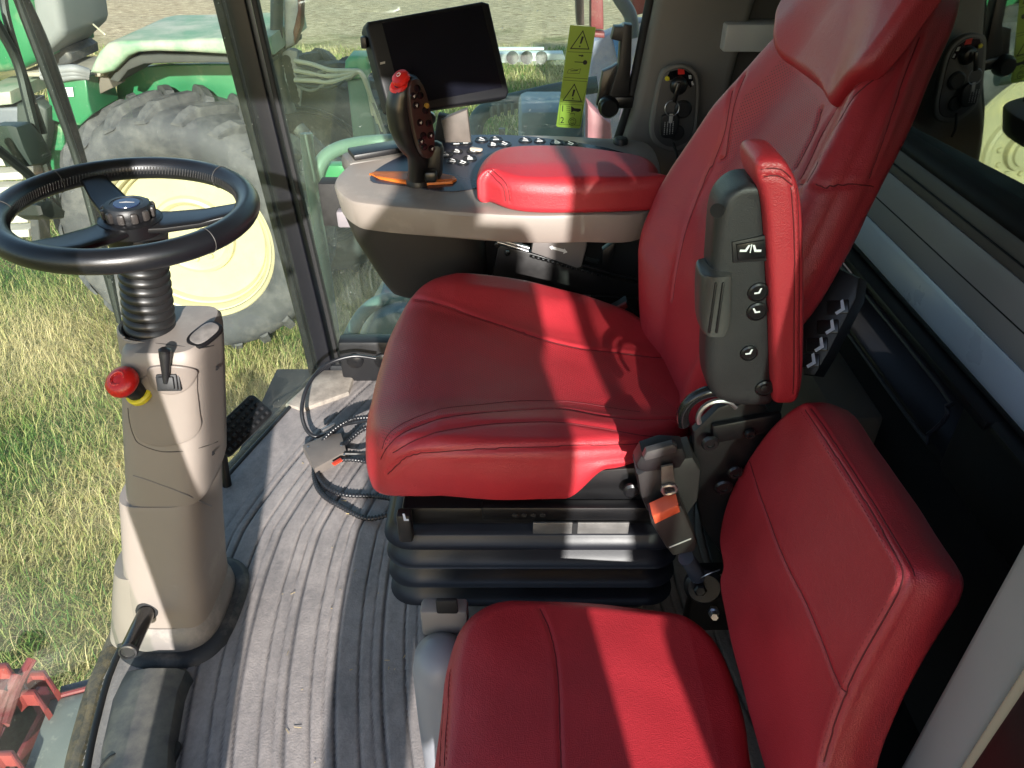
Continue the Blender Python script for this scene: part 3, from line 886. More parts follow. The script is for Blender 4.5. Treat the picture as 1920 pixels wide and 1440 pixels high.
abody, _, _ = dense_loft('armrest_body', rows, mat('armrest_black', rgb(36, 36, 38), .46, bump=(900, .55, .0009), var=(8, .12)), arm, nu=80, nv=64, e=4.5)
# pad: wraps behind, top curls over
prow = [(293, 1440, 1456), (296, 1430, 1466), (302, 1420, 1474), (314, 1415, 1483), (335, 1416, 1494), (360, 1424, 1502), (400, 1432, 1507), (480, 1438, 1510), (600, 1444, 1511), (700, 1447, 1508), (745, 1450, 1502), (762, 1454, 1494), (769, 1462, 1486)]
rows = []
for i_, (yy_, xl, xr) in enumerate(prow):
    a_, b_ = A(xl, yy_, AY - .01), A(xr, yy_, AY - .01)
    rows.append((((a_[0] + b_[0]) / 2, AY + .028, a_[2]), (b_[0] - a_[0]) / 2, .042 * (.35 if i_ in (0, 12) else .7 if i_ in (1, 11) else .9 if i_ in (2, 10) else 1)))
aseams = [([(1426, 318), (1445, 315), (1466, 318), (1484, 334)], .0022, .0022), ([(1432, 332), (1450, 329), (1468, 333), (1486, 348)], .0022, .0022),
          ([(1484, 352), (1489, 430), (1490, 520), (1489, 620), (1487, 740)], .0020, .0020), ([(1494, 352), (1499, 430), (1500, 520), (1499, 620), (1496, 740)], .0020, .0020)]
pad, pb_, pl2_ = dense_loft('armrest_pad', rows, M_leather, arm, nu=170, nv=110, seams=aseams, e=5.0)
if len(pl2_) > 1: stitches('stitching', pl2_[1], pb_, mat('pale_thread', rgb(214, 110, 104), .6), pad, off=.003)
if len(pl2_) > 2: stitches('stitching', pl2_[2], pb_, M_thread, pad, off=.004)
# cap over the hinge end, grip sleeve on the front edge
rows = []
for (yy_, xl, xr) in ((518, 1318, 1374), (524, 1315, 1377), (560, 1313, 1377), (600, 1313, 1375), (622, 1316, 1371), (630, 1320, 1366)):
    a_, b_ = A(xl, yy_, AY - .012), A(xr, yy_, AY - .012)
    rows.append((((a_[0] + b_[0]) / 2, AY + .012, a_[2]), (b_[0] - a_[0]) / 2, .027))
sl, _, _ = dense_loft('adjuster_grip', rows, mat('grip_grey', rgb(64, 63, 62), .4, bump=(300, .2, .0006), var=(10, .15)), arm, nu=30, nv=40, e=3.4)
box('grip_rib', A(1350, 578, AY - .0165), (.003, .004, .072), M_black, sl, .0015, rot=(0, math.radians(-2), 0))
box('grip_rib', A(1336, 578, AY - .0155), (.003, .004, .072), M_black, sl, .0015, rot=(0, math.radians(-2), 0))
# vent hole
lathe('vent_hole', [(0, 0), (.007, 0), (.0085, .002), (.0085, .003), (0, .003)], M_black_m, arm, frame(A(1346, 394, AY - .004), (-.5, -.8, .1)), seg=16)
# two rocker icons on a switch
FA = lambda px, py, off=.0: frame(A(px, py, AY - off), (0, -1, 0), (1, 0, 0))
sw = prism('rocker_switch', [(q[0], q[2]) for q in [A(*p) for p in ((1379, 456), (1432, 447), (1435, 474), (1434, 482), (1382, 486))]], .006, M_black_s, arm, Matrix(((1, 0, 0, 0), (0, 0, -1, AY - .005), (0, 1, 0, 0), (0, 0, 0, 1))), bevel=.002)
prism('switch_bezel', [(q[0], q[2]) for q in [A(*p) for p in ((1372, 453), (1434, 440), (1437, 488), (1374, 492))]], .004, M_black, arm, Matrix(((1, 0, 0, 0), (0, 0, -1, AY - .0025), (0, 1, 0, 0), (0, 0, 0, 1))), bevel=.001)
def seat_icon(name, px, py, s, y, parent, flip=1, m=None, rot=0.0, n=Vector((0, -1, 0)), xh=(1, 0, 0), base=None):
    """small printed seat pictogram: an L shaped seat with a mark beside it"""
    o_ = A(px, py, y) if base is None else base
    fr = frame(o_, n, xh) @ Matrix.Rotation(rot, 4, 'Z')
    pts_ = [(-.5, -.35), (.28, -.35), (.62, .5), (.36, .5), (.08, -.08), (-.5, -.08)]
    bmv = [(p[0] * s * flip, p[1] * s) for p in pts_]
    q = prism(name, bmv, .0004, m or M_white, parent, fr, bevel=0)
    return q
for dx, fl_, in ((1396, 1), (1420, -1)):
    seat_icon('seat_symbol', dx, 467, .0105, AY - .0062, sw, fl_)
box('symbol_bar', A(1408, 466, AY - .0058), (.0012, .0008, .011), M_white, sw, 0)
for (bx_, by_, s_) in ((1421, 547, .0130), (1419, 583, .0130), (1404, 661, .0115), (1433, 727, .0125)):
    bt = lathe('push_button', [(0, 0), (s_, 0), (s_, .003), (s_ * .82, .0045), (s_ * .78, .003), (0, .003)], M_black_s, arm, frame(A(bx_, by_, AY), (0, -1, 0)), seg=24)
    if by_ != 727: seat_icon('seat_symbol', bx_, by_, .0085, AY - .0032, bt, 1 if by_ != 583 else -1, rot=.15)
    else: lathe('button_centre', [(0, 0), (.005, 0), (.005, .002), (0, .003)], M_black, bt, frame(A(bx_, by_, AY - .003), (0, -1, 0)), seg=16)
# seat adjust switch block on the far rear side of the backrest base
blk = thing('seat_switch_block', (.40, .93, .7), 'black block of four seat adjusting switches behind the folded armrest', 'switch panel')
nb_ = Vector((-.55, -.55, .62)).normalized()
bo_ = Vector(P(1560, 630, x=.46))
bx_n = Vector((-.55, -.6, .45)).normalized()
quad = [(1512, 560), (1545, 530), (1570, 500), (1612, 520), (1606, 560), (1580, 610), (1552, 665), (1528, 705), (1505, 703), (1500, 640)]
fb = frame(bo_, bx_n, (1, 0, 0)); fbi = fb.inverted()
q2 = [(fbi @ Vector(PP(px, py, bo_, bx_n))).to_2d() for px, py in quad]
prism('block_body', [tuple(q) for q in q2], .05, M_black, blk, fb, bevel=.006)
for (px, py) in ((1575, 578), (1556, 615), (1536, 648), (1521, 678)):
    o_ = Vector(PP(px, py, bo_ + bx_n * .0015, bx_n))
    k_ = box('rocker', PP(px - 4, py - 2, bo_, bx_n), (.030, .020, .005), M_black_s, blk, .002, rot=fb.to_3x3().to_4x4())
    seat_icon('seat_symbol', 0, 0, .017, 0, k_, 1, rot=.25, n=bx_n, xh=(1, 0, .35), base=o_ + bx_n * .0018, m=mat('blue_white_print', rgb(200, 210, 225), .5))

# suspension: frame, bellows, pedestal, side lever
susp = thing('seat_suspension', (.03, 1.16, 0), 'black seat suspension with folded rubber bellows under the driver seat', 'suspension')
def ring(x0, x1, y0_, y1_, z, r, n=10):
    pts_ = rrect(x1 - x0, y1_ - y0_, r, n)
    return np.array([((x0 + x1) / 2 + a, (y0_ + y1_) / 2 + b, z) for a, b in pts_])
secs = []
bz = [.425, .405, .385, .365, .345, .325, .305, .285, .265, .245]
zz = np.linspace(.425, .238, 97)
for z in zz:
    f = (z - .425) / -.047
    w = abs(((f + .15) % 1.0) - .5) * 2      # 0 at fold tip .. 1
    out = .024 * (1 - w ** .55)
    secs.append(ring(-.200 - out, .27 + out, .885 - out, 1.43 + out, z - .004 * math.sin(f * 6.283), .05, 8))
loft('bellows', secs, mat('bellows_rubber', rgb(24, 25, 31), .46, var=(10, .2), bump=(200, .1, .0008)), susp, caps=True, angle=80)
box('upper_frame', (.045, 1.16, .447), (.46, .52, .040), M_steel_b, susp, .008)
fr_rail = box('side_rail', (.10, .893, .470), (.30, .022, .030), M_steel_b, susp, .004)
for x in (.005, .02, .035, .05):
    lathe('rail_hole', [(0, 0), (.0045, 0), (.0045, .001), (0, .001)], M_black_m, fr_rail, frame((x, .8815, .470), (0, -1, 0)), seg=12)
pf_ = [(.09, .515), (.135, .545), (.23, .555), (.34, .555), (.34, .475), (.05, .475), (.05, .49)]
prism('side_plate', pf_, .012, M_steel_b, susp, Matrix(((1, 0, 0, 0), (0, 0, -1, .905), (0, 1, 0, 0), (0, 0, 0, 1))), bevel=.003)
box('lit_flange', (.115, .885, .437), (.16, .004, .026), mat('lit_steel', rgb(120, 118, 116), .42, metal=.5, var=(30, .3)), susp, .001)  # sunlit stretch of the flange, its brightness put into a paler steel colour
box('flange_slot', (.105, .8826, .436), (.009, .003, .030), M_black_m, susp, 0)
lev = box('height_lever', P(760, 985, y=.875), (.024, .022, .062), M_black, susp, .005)
lfr = frame(P(760, 970, y=.862), (0, -1, 0), (1, 0, 0))
prism('lever_symbol', [(-.004, .008), (-.001, .008), (.001, -.004), (.005, -.004), (.005, -.008), (-.003, -.008)], .0005, mat('pale_print', rgb(190, 200, 220), .5), lev, lfr, bevel=0)
box('front_lever', P(703, 792, y=1.09), (.014, .035, .045), M_black_s, susp, .004)
ped = prism('pedestal', [(-.13, .235), (.25, .235), (.27, .0), (-.15, .0)], .44, mat('pedestal_grey', rgb(96, 95, 96), .5, var=(6, .1)), susp, Matrix(((1, 0, 0, 0), (0, 0, -1, .93), (0, 1, 0, 0), (0, 0, 0, 1))), bevel=.01)

# recliner and belt hardware near side
rec = thing('seat_recliner', (.33, .87, .5), 'black steel recliner plates with round bolts beside the driver seat', 'recliner')
rp = [(.27, .655), (.300, .70), (.335, .715), (.37, .70), (.42, .62), (.45, .50), (.45, .40), (.36, .38), (.31, .46), (.285, .55)]
prism('recliner_plate', rp, .014, M_steel_b, rec, Matrix(((1, 0, 0, 0), (0, 0, -1, .868), (0, 1, 0, 0), (0, 0, 0, 1))), bevel=.004)
rc_ = P(1340, 775, y=.86)
tube('recliner_ring', [(rc_[0] - .005 + .042 * math.cos(a), .857, rc_[2] + .042 * math.sin(a)) for a in np.linspace(.6, 3.6, 12)], .009, mat('recliner_gloss', rgb(30, 31, 34), .2, metal=.4), rec, seg=10, smooth=3)
tube('recliner_ring', [(rc_[0] + .003 + .028 * math.cos(a), .853, rc_[2] + .028 * math.sin(a)) for a in np.linspace(.6, 3.6, 10)], .004, M_steel, rec, seg=8, smooth=3)
box('recliner_arm', P(1400, 800, y=.862), (.10, .012, .034), M_steel_b, rec, .004, rot=(0, math.radians(-14), 0))
for (px, py, s_) in ((1331, 830, .013), (1378, 884, .012), (1356, 912, .014), (1406, 812, .008)):
    bl = lathe('bolt', [(0, 0), (s_, 0), (s_ * 1.0, .003), (s_ * .8, .006), (s_ * .45, .006), (s_ * .4, .004), (0, .004)], M_black_s, rec, frame(P(px, py, y=.852), (0, -1, 0)), seg=18)
lathe('bolt', [(0, 0), (.014, 0), (.014, .005), (.010, .008), (0, .008)], M_black_s, rec, frame(P(1184, 917, y=.888), (0, -1, 0)), seg=18)

# seat belt retractor with its tongue
belt = thing('belt_retractor', (.25, .84, .5), 'black belt retractor with grey steel tongue beside the driver seat', 'seat belt')
Y0 = .845
def S(px, py, y=Y0): q = P(px, py, y=y); return q
def Splate(name, pix, y, depth, m, parent, bevel=.003):
    p2_ = [(q[0], q[2]) for q in [S(a, b, y) for a, b in pix]]
    return prism(name, p2_, depth, m, parent, Matrix(((1, 0, 0, 0), (0, 0, -1, y), (0, 1, 0, 0), (0, 0, 0, 1))), bevel=bevel)
Splate('retractor_case', [(1194, 892), (1240, 868), (1300, 858), (1316, 884), (1310, 940), (1290, 968), (1214, 962), (1200, 930)], Y0, .05, mat('case_black', rgb(40, 38, 38), .45, bump=(300, .2, .0006), var=(10, .15)), belt, .008)
Splate('belt_guide', [(1192, 872), (1204, 852), (1240, 840), (1282, 842), (1288, 862), (1276, 880), (1212, 888), (1196, 884)], Y0 - .012, .03, M_black, belt, .007)
Splate('guide_cap', [(1206, 860), (1212, 848), (1262, 834), (1270, 838), (1270, 850), (1210, 866)], Y0 - .022, .012, mat('cap_grey', rgb(62, 60, 60), .38), belt, .004)
tg = Splate('belt_tongue', [(1240, 876), (1262, 872), (1264, 892), (1268, 918), (1256, 928), (1244, 924), (1240, 900)], Y0 - .020, .004, mat('worn_grey_steel', rgb(118, 112, 104), .5, metal=.5, var=(40, .3), bump=(220, .3, .0006)), belt, .0012)
fr_t = [S(1243, 912, Y0 - .024), S(1264, 910, Y0 - .024), S(1267, 921, Y0 - .024), S(1246, 926, Y0 - .024)]
tube('tongue_frame', fr_t, .0032, M_steel, tg, seg=8, smooth=2, closed=True)
Splate('tongue_slot', [(1249, 914), (1261, 912), (1263, 919), (1250, 922)], Y0 - .0245, .001, M_black_m, tg, 0)
# buckle with orange button on a stalk
buck = thing('seat_belt_buckle', (.27, .82, .4), 'black belt buckle with orange button standing on its stalk', 'buckle')
yb = .80
Splate('buckle_case', [(1220, 975), (1278, 948), (1284, 960), (1308, 1020), (1303, 1036), (1262, 1044), (1250, 1030), (1222, 985)], yb, .034, mat('buckle_black', rgb(46, 43, 42), .42, bump=(260, .15, .0006)), buck, .006)
Splate('release_button', [(1223, 968), (1272, 946), (1276, 961), (1228, 984)], yb - .003, .028, M_orange_b, buck, .003)
Splate('case_line', [(1254, 1026), (1296, 1009), (1296, 1011), (1255, 1028)], yb - .0006, .002, M_lgrey, buck, 0)
tube('stalk', [S(1286, 1046, yb + .012), S(1298, 1062, yb + .018), S(1308, 1082, yb + .022)], .013, mat('stalk_blue_grey', rgb(60, 64, 74), .4), buck, seg=10)
lathe('stalk_anchor', [(0, 0), (.032, 0), (.032, .010), (.026, .016), (0, .016)], M_black, buck, frame(S(1318, 1094, yb + .03), (-.1, -.95, .3)), seg=28)
lathe('anchor_bolt', [(0, 0), (.011, 0), (.011, .006), (.008, .009), (0, .009)], M_steel_b, buck, frame(S(1312, 1104, yb + .012), (-.1, -.95, .3)), seg=6)
tube('guide_wire', [S(1300, 1092, yb + .012), S(1324, 1078, yb + .008), S(1350, 1068, yb + .012)], .0012, M_steel, buck, seg=6)
bolt2 = lathe('floor_bolt', [(0, 0), (.010, 0), (.010, .012), (.006, .014), (.006, .03), (0, .03)], M_steel, buck, frame(S(1338, 1146, yb + .03), (-.2, -.8, .5)), seg=6)
box('anchor_bracket', S(1352, 1120, .90), (.12, .03, .16), M_steel_b, buck, .006)
# far belt buckle between seat and console
fbk = thing('seat_belt_buckle', (.2, 1.46, .5), 'belt buckle with red button between the driver seat and console', 'buckle')
def Q(px, py, y=1.46): return P(px, py, y=y)
def Qplate(name, pix, y, depth, m, parent, bevel=.002):
    p2_ = [(q[0], q[2]) for q in [Q(a, b, y) for a, b in pix]]
    return prism(name, p2_, depth, m, parent, Matrix(((1, 0, 0, 0), (0, 0, -1, y), (0, 1, 0, 0), (0, 0, 0, 1))), bevel=bevel)
Qplate('buckle_case', [(1138, 588), (1176, 566), (1190, 592), (1180, 606), (1146, 606)], 1.46, .03, M_black, fbk)
Qplate('release_button', [(1139, 588), (1174, 569), (1178, 577), (1143, 597)], 1.456, .01, mat('dull_red_button', rgb(150, 50, 46), .4), fbk)
Qplate('belt_tongue', [(1166, 614), (1190, 600), (1218, 593), (1216, 603), (1190, 616), (1174, 620)], 1.452, .004, mat('blue_steel', rgb(120, 130, 150), .3, metal=.7), fbk)

# ================================================================== passenger seat
ps = thing('passenger_seat', (.14, .60, 0), 'smaller red leather passenger seat in the near right foreground', 'seat')
PZ = .425
def J(px, py, z=PZ): q = P(px, py, z=z); return (q[0], q[1])
jo = [J(822, 1330), J(838, 1215), J(868, 1150), J(930, 1116), J(1010, 1112), J(1120, 1118), J(1210, 1128), J(1290, 1142), J(1340, 1175), J(1378, 1240), J(1405, 1330), J(1425, 1440)]
jo += [(.325, .40), (.29, .36), (.22, .345), (.1, .345), (0, .345), (-.07, .36), (-.10, .41)]
def jc_top(u, v):
    h = PZ + .0 * u
    h = h - .012 * np.clip((-.02 - u) / .08, 0, 1) ** 2
    h = h + .006 * np.exp(-((u - .12) / .16) ** 2 - ((v - .58) / .12) ** 2)
    h = h - .02 * np.clip((u - .26) / .1, 0, 1)
    return h
jc_top.vec = True
js = [([(985, 1108), (1012, 1140), (1030, 1180), (1042, 1230), (1048, 1300), (1050, 1370), (1052, 1438)], .0026, .0026),
      ([(846, 1215), (842, 1260), (838, 1320), (834, 1380), (832, 1436)], .0028, .003),
      ([(838, 1225), (834, 1265), (830, 1320), (826, 1380), (824, 1436)], .0024, .0024)]
jc, jb_, jl_ = pillow('seat_cushion', jo, I4, jc_top, .095, .030, M_leather, ps, nth=420, nr=110, bottom_r=.02, seams=js, wr=.0007)
if len(jl_) > 1: stitches('stitching', jl_[1], jb_, M_thread, jc, off=.004)
# backrest
JL = math.radians(12)
jW = Vector((math.sin(JL), 0, math.cos(JL))); jN = Vector((-math.cos(JL), 0, math.sin(JL)))
jB = Vector((.318, .62, .42))
fr_j = Matrix((Vector((0, -1, 0)), jW, jN)).transposed().to_4x4(); fr_j.translation = jB
fji = fr_j.inverted()
def JB(px, py):
    p = fji @ Vector(PP(px, py, jB, jN)); return (p.x, p.y)
jbo = [JB(1352, 1060), JB(1345, 1005), JB(1362, 935), JB(1395, 865), JB(1440, 800), JB(1490, 757), JB(1515, 760), JB(1560, 830), JB(1610, 910), JB(1662, 1000), JB(1688, 1046), JB(1697, 1072), JB(1692, 1102), JB(1676, 1138), JB(1628, 1230), JB(1580, 1330), JB(1540, 1440), JB(1520, 1560)]
lastp = jbo[-1]
jbo += [(lastp[0] - .04, .0), (lastp[0] - .12, -.01), (-.06, -.005), (jbo[0][0] + .02, .01)]
def jb_top(u, v): return .012 * np.exp(-((u) / .14) ** 2 - ((v - .18) / .12) ** 2)
jb_top.vec = True
jbs = [([(1404, 865), (1425, 930), (1450, 1000), (1480, 1070), (1510, 1130), (1540, 1200), (1562, 1260), (1584, 1300)], .0022, .0022),
       ([(1508, 768), (1540, 815), (1590, 890), (1640, 970), (1678, 1040), (1692, 1072), (1686, 1105), (1654, 1165), (1606, 1250), (1570, 1340), (1545, 1430)], .0028, .0030),
       ([(1520, 765), (1552, 810), (1602, 886), (1652, 966), (1697, 1041), (1716, 1080)], .0024, .0024)]
jbk, jbb_, jbl_ = pillow('backrest', jbo, fr_j, jb_top, .072, .014, M_leather, ps, nth=440, nr=110, bottom_r=.014, seams=jbs, wr=.0007, side_bulge=.004)
if len(jbl_) > 1: stitches('stitching', jbl_[1], jbb_, M_thread, jbk, off=-.006)
# seat box under the passenger cushion
prism('seat_base', [(-.09, .315), (.26, .315), (.26, .0), (-.10, .0)], .30, mat('base_grey', rgb(112, 112, 116), .5, var=(6, .1), bump=(400, .15, .0005)), ps, Matrix(((1, 0, 0, 0), (0, 0, -1, .445), (0, 1, 0, 0), (0, 0, 0, 1))), bevel=.012, seg=3)
lathe('base_barrel', [(0, 0), (.046, 0), (.047, .15), (.046, .30), (.040, .335), (.02, .348), (0, .35)], mat('barrel_grey', rgb(134, 136, 142), .4, var=(8, .08)), ps, Matrix.Translation((-.112, .715, .0)), seg=40, angle=60)
box('base_block', (-.108, .772, .350), (.075, .03, .060), mat('block_taupe', rgb(128, 122, 118), .5), ps, .006)
box('base_slot', P(838, 1136, y=.755), (.034, .008, .032), M_black_m, ps, .004)
lathe('bracket_bolt', [(0, 0), (.007, 0), (.007, .008), (0, .009)], M_steel, ps, frame(P(850, 1142, y=.795), (0, -1, .2)), seg=6)
# ================================================================== steering column
colm = thing('steering_column', (-.70, 1.08, 0), 'taupe plastic steering column standing at the front of the cab', 'column')
YC = 1.08
def col_sec(z, xc, a, b, e=4.2, n=72, yc=YC):
    return np.array([(xc + p[0], yc + p[1], z) for p in superellipse(n, a, b, e, n)])
# lower cover
low = [(0.0550, -0.7030, 0.0910, 0.1180), (0.0650, -0.7030, 0.0940, 0.1200), (0.1000, -0.7010, 0.0930, 0.1180), (0.1600, -0.6930, 0.0900, 0.1140), (0.2400, -0.6810, 0.0850, 0.1060), (0.3300, -0.6650, 0.0800, 0.0990), (0.3750, -0.6560, 0.0790, 0.0970), (0.3850, -0.6550, 0.0770, 0.0950)]
lc_o = loft('lower_cover', [col_sec(s[0], s[1] - .012 * max(0, 1 - s[0] / .35), s[2] - .012 * max(0, 1 - s[0] / .35), s[3] * (.80 + .2 * min(1, s[0] / .38)), yc=YC - .022 * max(0, 1 - s[0] / .38)) for s in low], M_taupe, colm)
# seam line and sleeve edge running down across the near face
upp = [(0.3830, -0.6450, 0.0755, 0.0925), (0.4000, -0.6390, 0.0765, 0.0935), (0.4800, -0.6200, 0.0750, 0.0930), (0.5600, -0.6020, 0.0730, 0.0910), (0.6400, -0.5830, 0.0700, 0.0880), (0.6850, -0.5730, 0.0680, 0.0860), (0.7000, -0.5700, 0.0660, 0.0840), (0.7080, -0.5680, 0.0600, 0.0780), (0.7100, -0.5680, 0.0370, 0.0500)]
uc_o = loft('upper_cover', [col_sec(*s) for s in upp], M_taupe, colm)
col_bvh = [bvh_of(lc_o.data), bvh_of(uc_o.data)]
# rounded apron on the near face of the upper cover
def col_face(px, py, off=0.0):
    # near face of the column at that height
    hits = [h for h in (cast(bv, px, py) for bv in col_bvh) if h is not None]
    if hits:
        h = min(hits, key=lambda q: q[1])
        return h - ray(px, py) / np.linalg.norm(ray(px, py)) * off
    p = P(px, py, y=YC - .09); z = p[2]
    b = np.interp(z, [.055, .10, .24, .385, .48, .64, .70], [.12, .118, .108, .095, .093, .088, .084])
    return P(px, py, y=YC - b - off)
apron = [(262, 752), (262, 690), (300, 683), (372, 690), (370, 730), (376, 770), (378, 800), (362, 824), (320, 838), (285, 836), (258, 820), (244, 790), (246, 752)]
def face_plate(name, pix, off, depth, m, parent, bevel=.004, seg=3):
    pts_ = [col_face(a, b, off) for a, b in pix]
    cen_ = np.mean(pts_, 0)
    n_ = np.cross(pts_[len(pts_) // 3] - pts_[0], pts_[2 * len(pts_) // 3] - pts_[0]); n_ /= np.linalg.norm(n_)
    if n_[1] > 0: n_ = -n_
    fr = frame(cen_, n_, (1, 0, 0)); fi = fr.inverted()
    return prism(name, [tuple((fi @ Vector(p))[:2]) for p in pts_], depth, m, parent, fr, bevel=bevel, seg=seg), fr
patch('apron_panel', [(246, 790), (243, 770), (252, 740), (262, 712), (300, 690), (340, 688), (366, 693), (369, 730), (374, 775), (376, 798), (360, 822), (322, 835), (285, 835), (256, 820)], col_bvh, .0030, mat('taupe_panel', rgb(128, 119, 112), .5, bump=(1100, .18, .0005), var=(5, .06)), colm)
col_bvh2 = col_bvh
patch('switch_recess', [(278, 690), (300, 684), (335, 684), (366, 692), (362, 712), (350, 728), (330, 737), (308, 736), (290, 728), (280, 710)], col_bvh, .0055, mat('recess_taupe', rgb(118, 109, 103), .5, var=(5, .06)), colm)
for nm_, ln_ in (('top_joint', ((233, 634), (262, 640), (300, 645), (340, 650), (378, 652), (400, 648))), ('side_joint', ((240, 765), (243, 790), (250, 815), (262, 832), (300, 846), (340, 846), (380, 838), (408, 828)))):
    tube(nm_, [col_face(a_, b_, -.0004) for a_, b_ in ln_], .0011, mat('joint_dark', rgb(74, 68, 64), .6), colm, seg=6)
for (a_, b_) in ((405, 690), (398, 850)):
    lathe('cover_screw', [(0, 0), (.0045, 0), (.0045, .001), (.002, .0015), (0, .0008)], M_black_s, colm, frame(col_face(a_, b_, .0), (.5, -.8, .1)), seg=12)
# sleeve line crossing the lower cover
tube('cover_seam', [col_face(a_, b_, -.001) for a_, b_ in ((250, 891), (270, 897), (300, 908), (330, 919), (360, 932), (384, 944), (396, 949))], .0018, mat('seam_grey', rgb(110, 106, 106), .4), colm, seg=8)
# base collar
coll = [(0.0000, -0.7060, 0.1060, 0.1460), (0.0120, -0.7060, 0.1090, 0.1480), (0.0400, -0.7040, 0.1060, 0.1430), (0.0620, -0.7040, 0.0960, 0.1300), (0.0680, -0.7040, 0.0920, 0.1230), (0.0620, -0.7040, 0.0890, 0.1180)]
loft('base_collar', [col_sec(s[0], s[1] - .012, s[2] - .010, s[3] * .80, 3.2, yc=YC - .022) for s in coll], mat('collar_grey', rgb(120, 114, 110), .5, bump=(900, .15, .0005), var=(6, .1), dust=(rgb(170, 160, 150), 8, .5, .75)), colm)
# raised rubber surround
surr = [(0.0000, -0.7040, 0.1300, 0.1850), (0.0120, -0.7040, 0.1260, 0.1800), (0.0200, -0.7040, 0.1160, 0.1650), (0.0180, -0.7050, 0.1040, 0.1480)]
loft('rubber_surround', [col_sec(s[0], s[1] - .010, s[2] - .006, s[3] * .82, 3.0, yc=YC - .022) for s in surr], M_rubber_d, colm)
# front apron of the column running down to the windscreen
fa = [(.0, -.80, .062, .085), (.05, -.785, .060, .08), (.12, -.765, .058, .076), (.2, -.745, .05, .07)]
loft('front_apron', [col_sec(s[0], s[1], s[2], s[3], 2.6, yc=YC - .035) for s in fa], M_taupe, colm)
# top: collar round the boot and the small display
AX0 = Vector((-.608, YC, .700)); AX1 = Vector((-.578, YC, .868))
axd = (AX1 - AX0).normalized()
fr_ax = frame(AX0, axd, (1, 0, 0))
bx0 = P(268, 600, y=YC)
lathe('boot_collar', [(.051, -.03), (.051, .008), (.048, .012), (.044, .009), (.044, -.02)], M_taupe, colm, fr_ax, seg=40)
prof = []
for i in range(9):
    z = .006 + i * .0158
    r = .0405 - .0003 * i
    prof += [(r - .0045, z), (r - .001, z + .003), (r, z + .006), (r, z + .009), (r - .001, z + .012)]
prof += [(.036, .150), (.039, .158), (.041, .185), (.034, .19)]
lathe('boot', prof, mat('boot_rubber', rgb(30, 30, 31), .4, var=(12, .2), bump=(160, .06, .0006)), colm, fr_ax, seg=44, angle=60)
# display window on top right
dsp = P(384, 627, z=.712)
fd = frame(dsp, (.12, -.25, .96), (.5, 1, 0))
dp = prism('display_bezel', superellipse(0, .031, .019, 3.0, 28).tolist(), .006, M_black_s, colm, fd @ Matrix.Translation((0, 0, .003)), bevel=.002)
prism('display_lens', superellipse(0, .026, .0145, 3.0, 28).tolist(), .002, mat('lens_grey', rgb(108, 104, 102), .12, var=(60, .3)), dp, fd @ Matrix.Translation((0, 0, .0042)), bevel=.001)
# toggle lever with rubber gaiter
tgp = col_face(316, 715, .006); tn = Vector((.05, -.9, .3)).normalized()
for i, (s_, d_) in enumerate(((.019, 0), (.016, .005), (.0125, .010))):
    box('gaiter', Vector(tgp) + tn * d_, (s_ * 2, s_ * 1.7, .006), M_rubber, colm, .002, rot=frame((0, 0, 0), tn, (1, 0, 0)))
tg0 = Vector(tgp) + tn * .010
tge = Vector(col_face(309, 656, .03))
tube('toggle_lever', [tg0, tg0.lerp(tge, .35), tg0.lerp(tge, .8), tge], [.0045, .0065, .009, .0095], M_black, colm, seg=14)
lathe('lever_cap', [(0, .004), (.006, .003), (.0095, 0), (.0095, -.004), (0, -.004)], M_black_s, colm, frame(tge, (tge - tg0), (1, 0, 0)), seg=16)
# emergency stop
es = thing('emergency_stop', tuple(col_face(262, 735)), 'red mushroom stop button with yellow base on the steering column', 'stop button')
esb = Vector(col_face(264, 738, -.004)); esn = Vector((-.16, -.48, .80)).normalized()
fe = frame(esb, esn, (1, 0, 0))
lathe('yellow_base', [(0, 0), (.022, 0), (.022, .007), (.019, .010), (0, .010)], M_yellowp, es, fe, seg=32)
lathe('shaft', [(0, .010), (.0165, .010), (.0165, .026), (.019, .028), (.019, .033), (.014, .036), (0, .036)], M_black, es, fe, seg=28)
mh = lathe('red_head', [(0, .034), (.017, .036), (.0255, .042), (.0265, .048), (.0245, .055), (.016, .0605), (.009, .0612), (.008, .0598), (.004, .0598), (0, .0612)], M_redp, es, fe, seg=36, angle=50)
tube('twist_ring', [tuple(fe @ Vector((.0115 * math.cos(a), .0115 * math.sin(a), .0612))) for a in np.linspace(0, 5.2, 16)], .0010, mat('stop_light_red', rgb(222, 84, 74), .4), mh, seg=6, smooth=2)
# black peg sticking out of the column's foot (tilt pedal)
pgb = Vector(col_face(276, 1145, 0.0)); pge = Vector(P(240, 1222, y=.855))
tube('tilt_pedal', [pgb + (pgb - pge) * .1, pgb.lerp(pge, .3), pgb.lerp(pge, .7), pge], .0165, mat('peg_black', rgb(22, 22, 24), .22, var=(14, .25)), colm, seg=24)
lathe('pedal_socket', [(.016, -.006), (.022, -.006), (.0215, .003), (.017, .004)], M_black_m, colm, frame(pgb, (pge - pgb), (1, 0, 0)), seg=24)
lathe('pedal_end', [(0, 0), (.013, 0), (.0175, -.003), (.0175, .0), (.0165, .003), (.0135, .004), (.012, .001), (0, .001)], mat('peg_end', rgb(70, 70, 72), .25, metal=.6), colm, frame(pge, (pge - pgb), (1, 0, 0)), seg=24)

